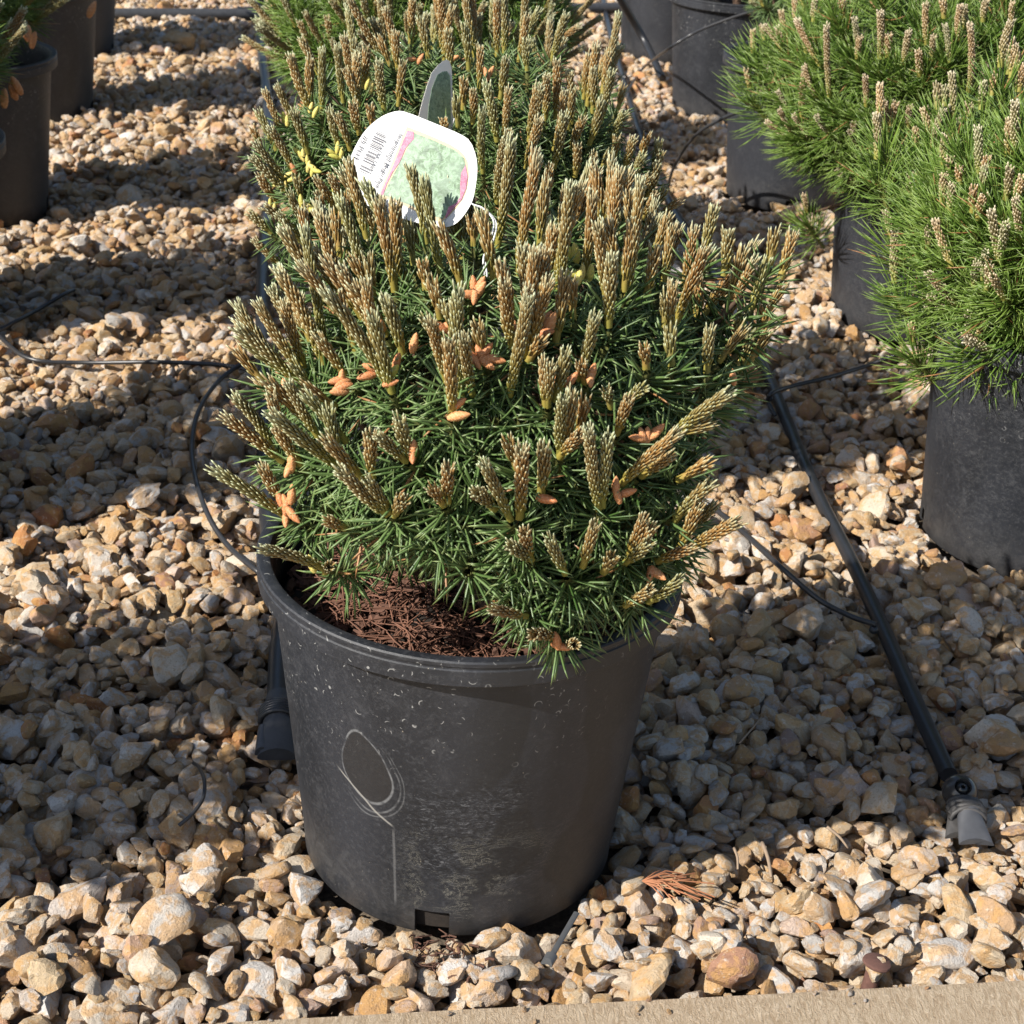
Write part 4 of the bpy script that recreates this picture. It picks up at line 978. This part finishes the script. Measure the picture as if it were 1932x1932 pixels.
# ------------------------------------------------------------------ labels
def sp(x, y): return (x / 1.1242, y / 1.1242)
def s5(x, y): return sp(700 + x / 4.83, 100 + y / 4.83)
class Plane:
    def __init__(s, centre, n): s.c = centre; s.n = unit(n)
    def at(s, q, lift=0):
        d = ray(*q); t = ((s.c - CAM) @ s.n) / (d @ s.n); return CAM + d * t + s.n * lift
def poly_prism(pl_, pts_, z0, z1, name, matn, parent):
    bm = bmesh.new(); P = [pl_.at(p) for p in pts_]
    lo = [bm.verts.new(p + pl_.n * z0) for p in P]; hi = [bm.verts.new(p + pl_.n * z1) for p in P]; k = len(P)
    bm.faces.new(hi); bm.faces.new(lo[::-1])
    for i in range(k): bm.faces.new((lo[i], lo[(i + 1) % k], hi[(i + 1) % k], hi[i]))
    bmesh.ops.recalc_face_normals(bm, faces=bm.faces); bmesh.ops.triangulate(bm, faces=[f for f in bm.faces if len(f.verts) > 4])
    me = bpy.data.meshes.new(name); bm.to_mesh(me); bm.free(); o = link(name, me, M[matn]); rel(o, parent); return o
def round_poly(P, n=3):
    P = [np.array(p, float) for p in P]
    for _ in range(n):
        Q = []
        for i in range(len(P)):
            a, b = P[i], P[(i + 1) % len(P)]; Q += [a * .75 + b * .25, a * .25 + b * .75]
        P = Q
    return [tuple(p) for p in P]
def lettering(txt, pl_, a, b, capm, matn, parent, bold=.026):
    A, B = pl_.at(a, .0010), pl_.at(b, .0010); u = unit(B - A); w = unit(np.cross(pl_.n, u))
    cu = bpy.data.curves.new('txt', 'FONT'); cu.body = txt; cu.size = 1; cu.resolution_u = 2; cu.offset = bold
    to = bpy.data.objects.new('txt', cu); col.objects.link(to); bpy.context.view_layer.update()
    me = bpy.data.meshes.new_from_object(to.evaluated_get(bpy.context.evaluated_depsgraph_get())); bpy.data.objects.remove(to)
    co = np.empty(len(me.vertices) * 3); me.vertices.foreach_get('co', co); co = co.reshape(-1, 3)
    Wd = co[:, 0].max(); sx = float(np.linalg.norm(B - A)) / Wd; sy = capm / .70
    P = A[None, :] + co[:, :1] * sx * u[None, :] + co[:, 1:2] * sy * w[None, :]
    me.vertices.foreach_set('co', P.ravel()); me.update(); o = link('lettering', me, M[matn]); rel(o, parent); return o
tc = CAM + ray(*s5(860, 1240)) * 1.04
tp = Plane(tc, unit(unit(CAM - tc) * .9 + to_sun * .45 + np.array([0, 0, .1])))
tg = tag(empty('plant_label', tuple(tc)), 'white plastic plant label with barcode and foliage picture tied to the foreground shrub', 'plant label')
out = [(200, 1150), (270, 990), (360, 850), (455, 760), (560, 690), (690, 650), (780, 662), (1060, 775), (1340, 890), (1440, 960), (1500, 1120), (1512, 1280), (1480, 1500), (1450, 1600), (1370, 1730), (1285, 1815), (1200, 1845), (1100, 1850), (850, 1790), (610, 1710), (350, 1610), (240, 1540), (190, 1420), (180, 1250)]
poly_prism(tp, [s5(*p) for p in round_poly(out, 1)], -.0004, 0, 'label_card', 'tagwhite', tg)
poly_prism(tp, [s5(*p) for p in round_poly([(785, 815), (800, 818), (1050, 915), (1300, 1030), (1400, 1130), (1425, 1260), (1410, 1450), (1340, 1600), (1160, 1790), (1100, 1790), (800, 1640), (505, 1525), (498, 1510), (640, 1170)], 1)], 0, .0002, 'yellow_border', 'tagborder', tg)
poly_prism(tp, [s5(*p) for p in [(865, 880), (1050, 950), (1290, 1060), (1375, 1140), (1400, 1265), (1385, 1430), (1320, 1570), (1150, 1760), (1090, 1740), (820, 1620), (545, 1515), (640, 1330), (760, 1100)]], .0002, .0004, 'foliage_picture', 'photo', tg)
poly_prism(tp, [s5(*p) for p in [(795, 855), (860, 868), (862, 940), (780, 1030), (715, 1180), (640, 1290), (585, 1400), (545, 1520), (512, 1512), (650, 1210)]], .0003, .0005, 'pink_flowers', 'pink', tg)
poly_prism(tp, [s5(*p) for p in [(1390, 1210), (1412, 1330), (1395, 1450), (1350, 1560), (1280, 1640), (1190, 1755), (1182, 1740), (1215, 1640), (1290, 1600), (1335, 1540), (1335, 1400), (1345, 1290)]], .0004, .0006, 'pink_flowers', 'pink', tg)
lettering('#5 POT', tp, s5(352, 905), s5(232, 1150), .0032, 'ink', tg, .018)
lettering('3 72199 14051', tp, s5(555, 945), s5(395, 1290), .0018, 'inkpale', tg)
lettering('Slowmound Mugo Pine', tp, s5(712, 880), s5(462, 1440), .0023, 'inkpale', tg)
lettering("Pinus mugo 'Slowmound'", tp, s5(655, 945), s5(450, 1385), .0012, 'inkpale', tg)
def barcode():
    V = []; F = []; r = random.Random(14); t = 0
    c00, c01, c10, c11 = [np.array(s5(*q)) for q in ((480, 850), (585, 898), (290, 1262), (385, 1308))]
    while t < 1:
        w = r.choice((.010, .014, .022, .030)); g = r.choice((.010, .016, .026))
        if .45 < t < .48: t = .50
        P = [c00 + (c10 - c00) * t, c01 + (c11 - c01) * t, c01 + (c11 - c01) * (t + w), c00 + (c10 - c00) * (t + w)]; b = len(V)
        V += [tp.at(q, .0008) for q in P]; F.append((b, b + 1, b + 2, b + 3)); t += w + g
    return V, F
V, F = barcode(); rel(link('barcode', mesh('barcode', V, F, False), M['ink']), tg)
q = [tp.at(s5(1440, 1590), .0003), tp.at(s5(1385, 1560), .0004)]
for k in range(2):
    P = [q[0], q[0] * .5 + q[1] * .5 + np.array([0, 0, .001])] if False else []
    off = (0, 0) if k == 0 else (14, 10)
    pts_ = [tp.at(s5(1420, 1575), .0008)] + [tp.at(Z2(x + off[0] * (1 if i > 0 else 0), y + (off[1] if i > 0 else 0))) + (-_f) * .012 * min(i, 4) for i, (x, y) in enumerate(((1345, 1158), (1395, 1195), (1448, 1262), (1465, 1335), (1440, 1450), (1410, 1530), (1416, 1620)))]
    V, F = tube_geo(smooth_path(pts_, 5), .00055, 6); rel(link('string', mesh('string', V, F), M['string']), tg)
c2 = CAM + ray(*Z2(1150, 520)) * 1.42
tp2 = Plane(c2, unit(unit(CAM - c2) + np.array([.62, .35, .12])))
tg2 = tag(empty('plant_label', tuple(c2)), 'second plant label, narrow and shaded, standing in the shrub behind the white one', 'plant label')
poly_prism(tp2, [Z2(*p) for p in [(1030, 690), (1040, 640), (1060, 565), (1085, 480), (1110, 412), (1145, 370), (1175, 345), (1195, 337), (1210, 345), (1222, 380), (1226, 440), (1226, 520), (1233, 572), (1236, 640), (1225, 760), (1120, 740)]], -.0004, 0, 'label_card', 'tagshade', tg2)
poly_prism(tp2, [Z2(*p) for p in [(1085, 690), (1092, 600), (1110, 500), (1140, 425), (1170, 405), (1195, 403), (1212, 430), (1216, 520), (1216, 700), (1150, 712)]], 0, .0003, 'foliage_picture', 'photo_dark', tg2)
V, F = tube_geo(smooth_path([tp2.at(Z2(1228, 570), .001), tp2.at(Z2(1260, 640), -.004), tp2.at(Z2(1250, 760), -.01)], 5), .0006, 6); rel(link('string', mesh('string', V, F), M['string']), tg2)
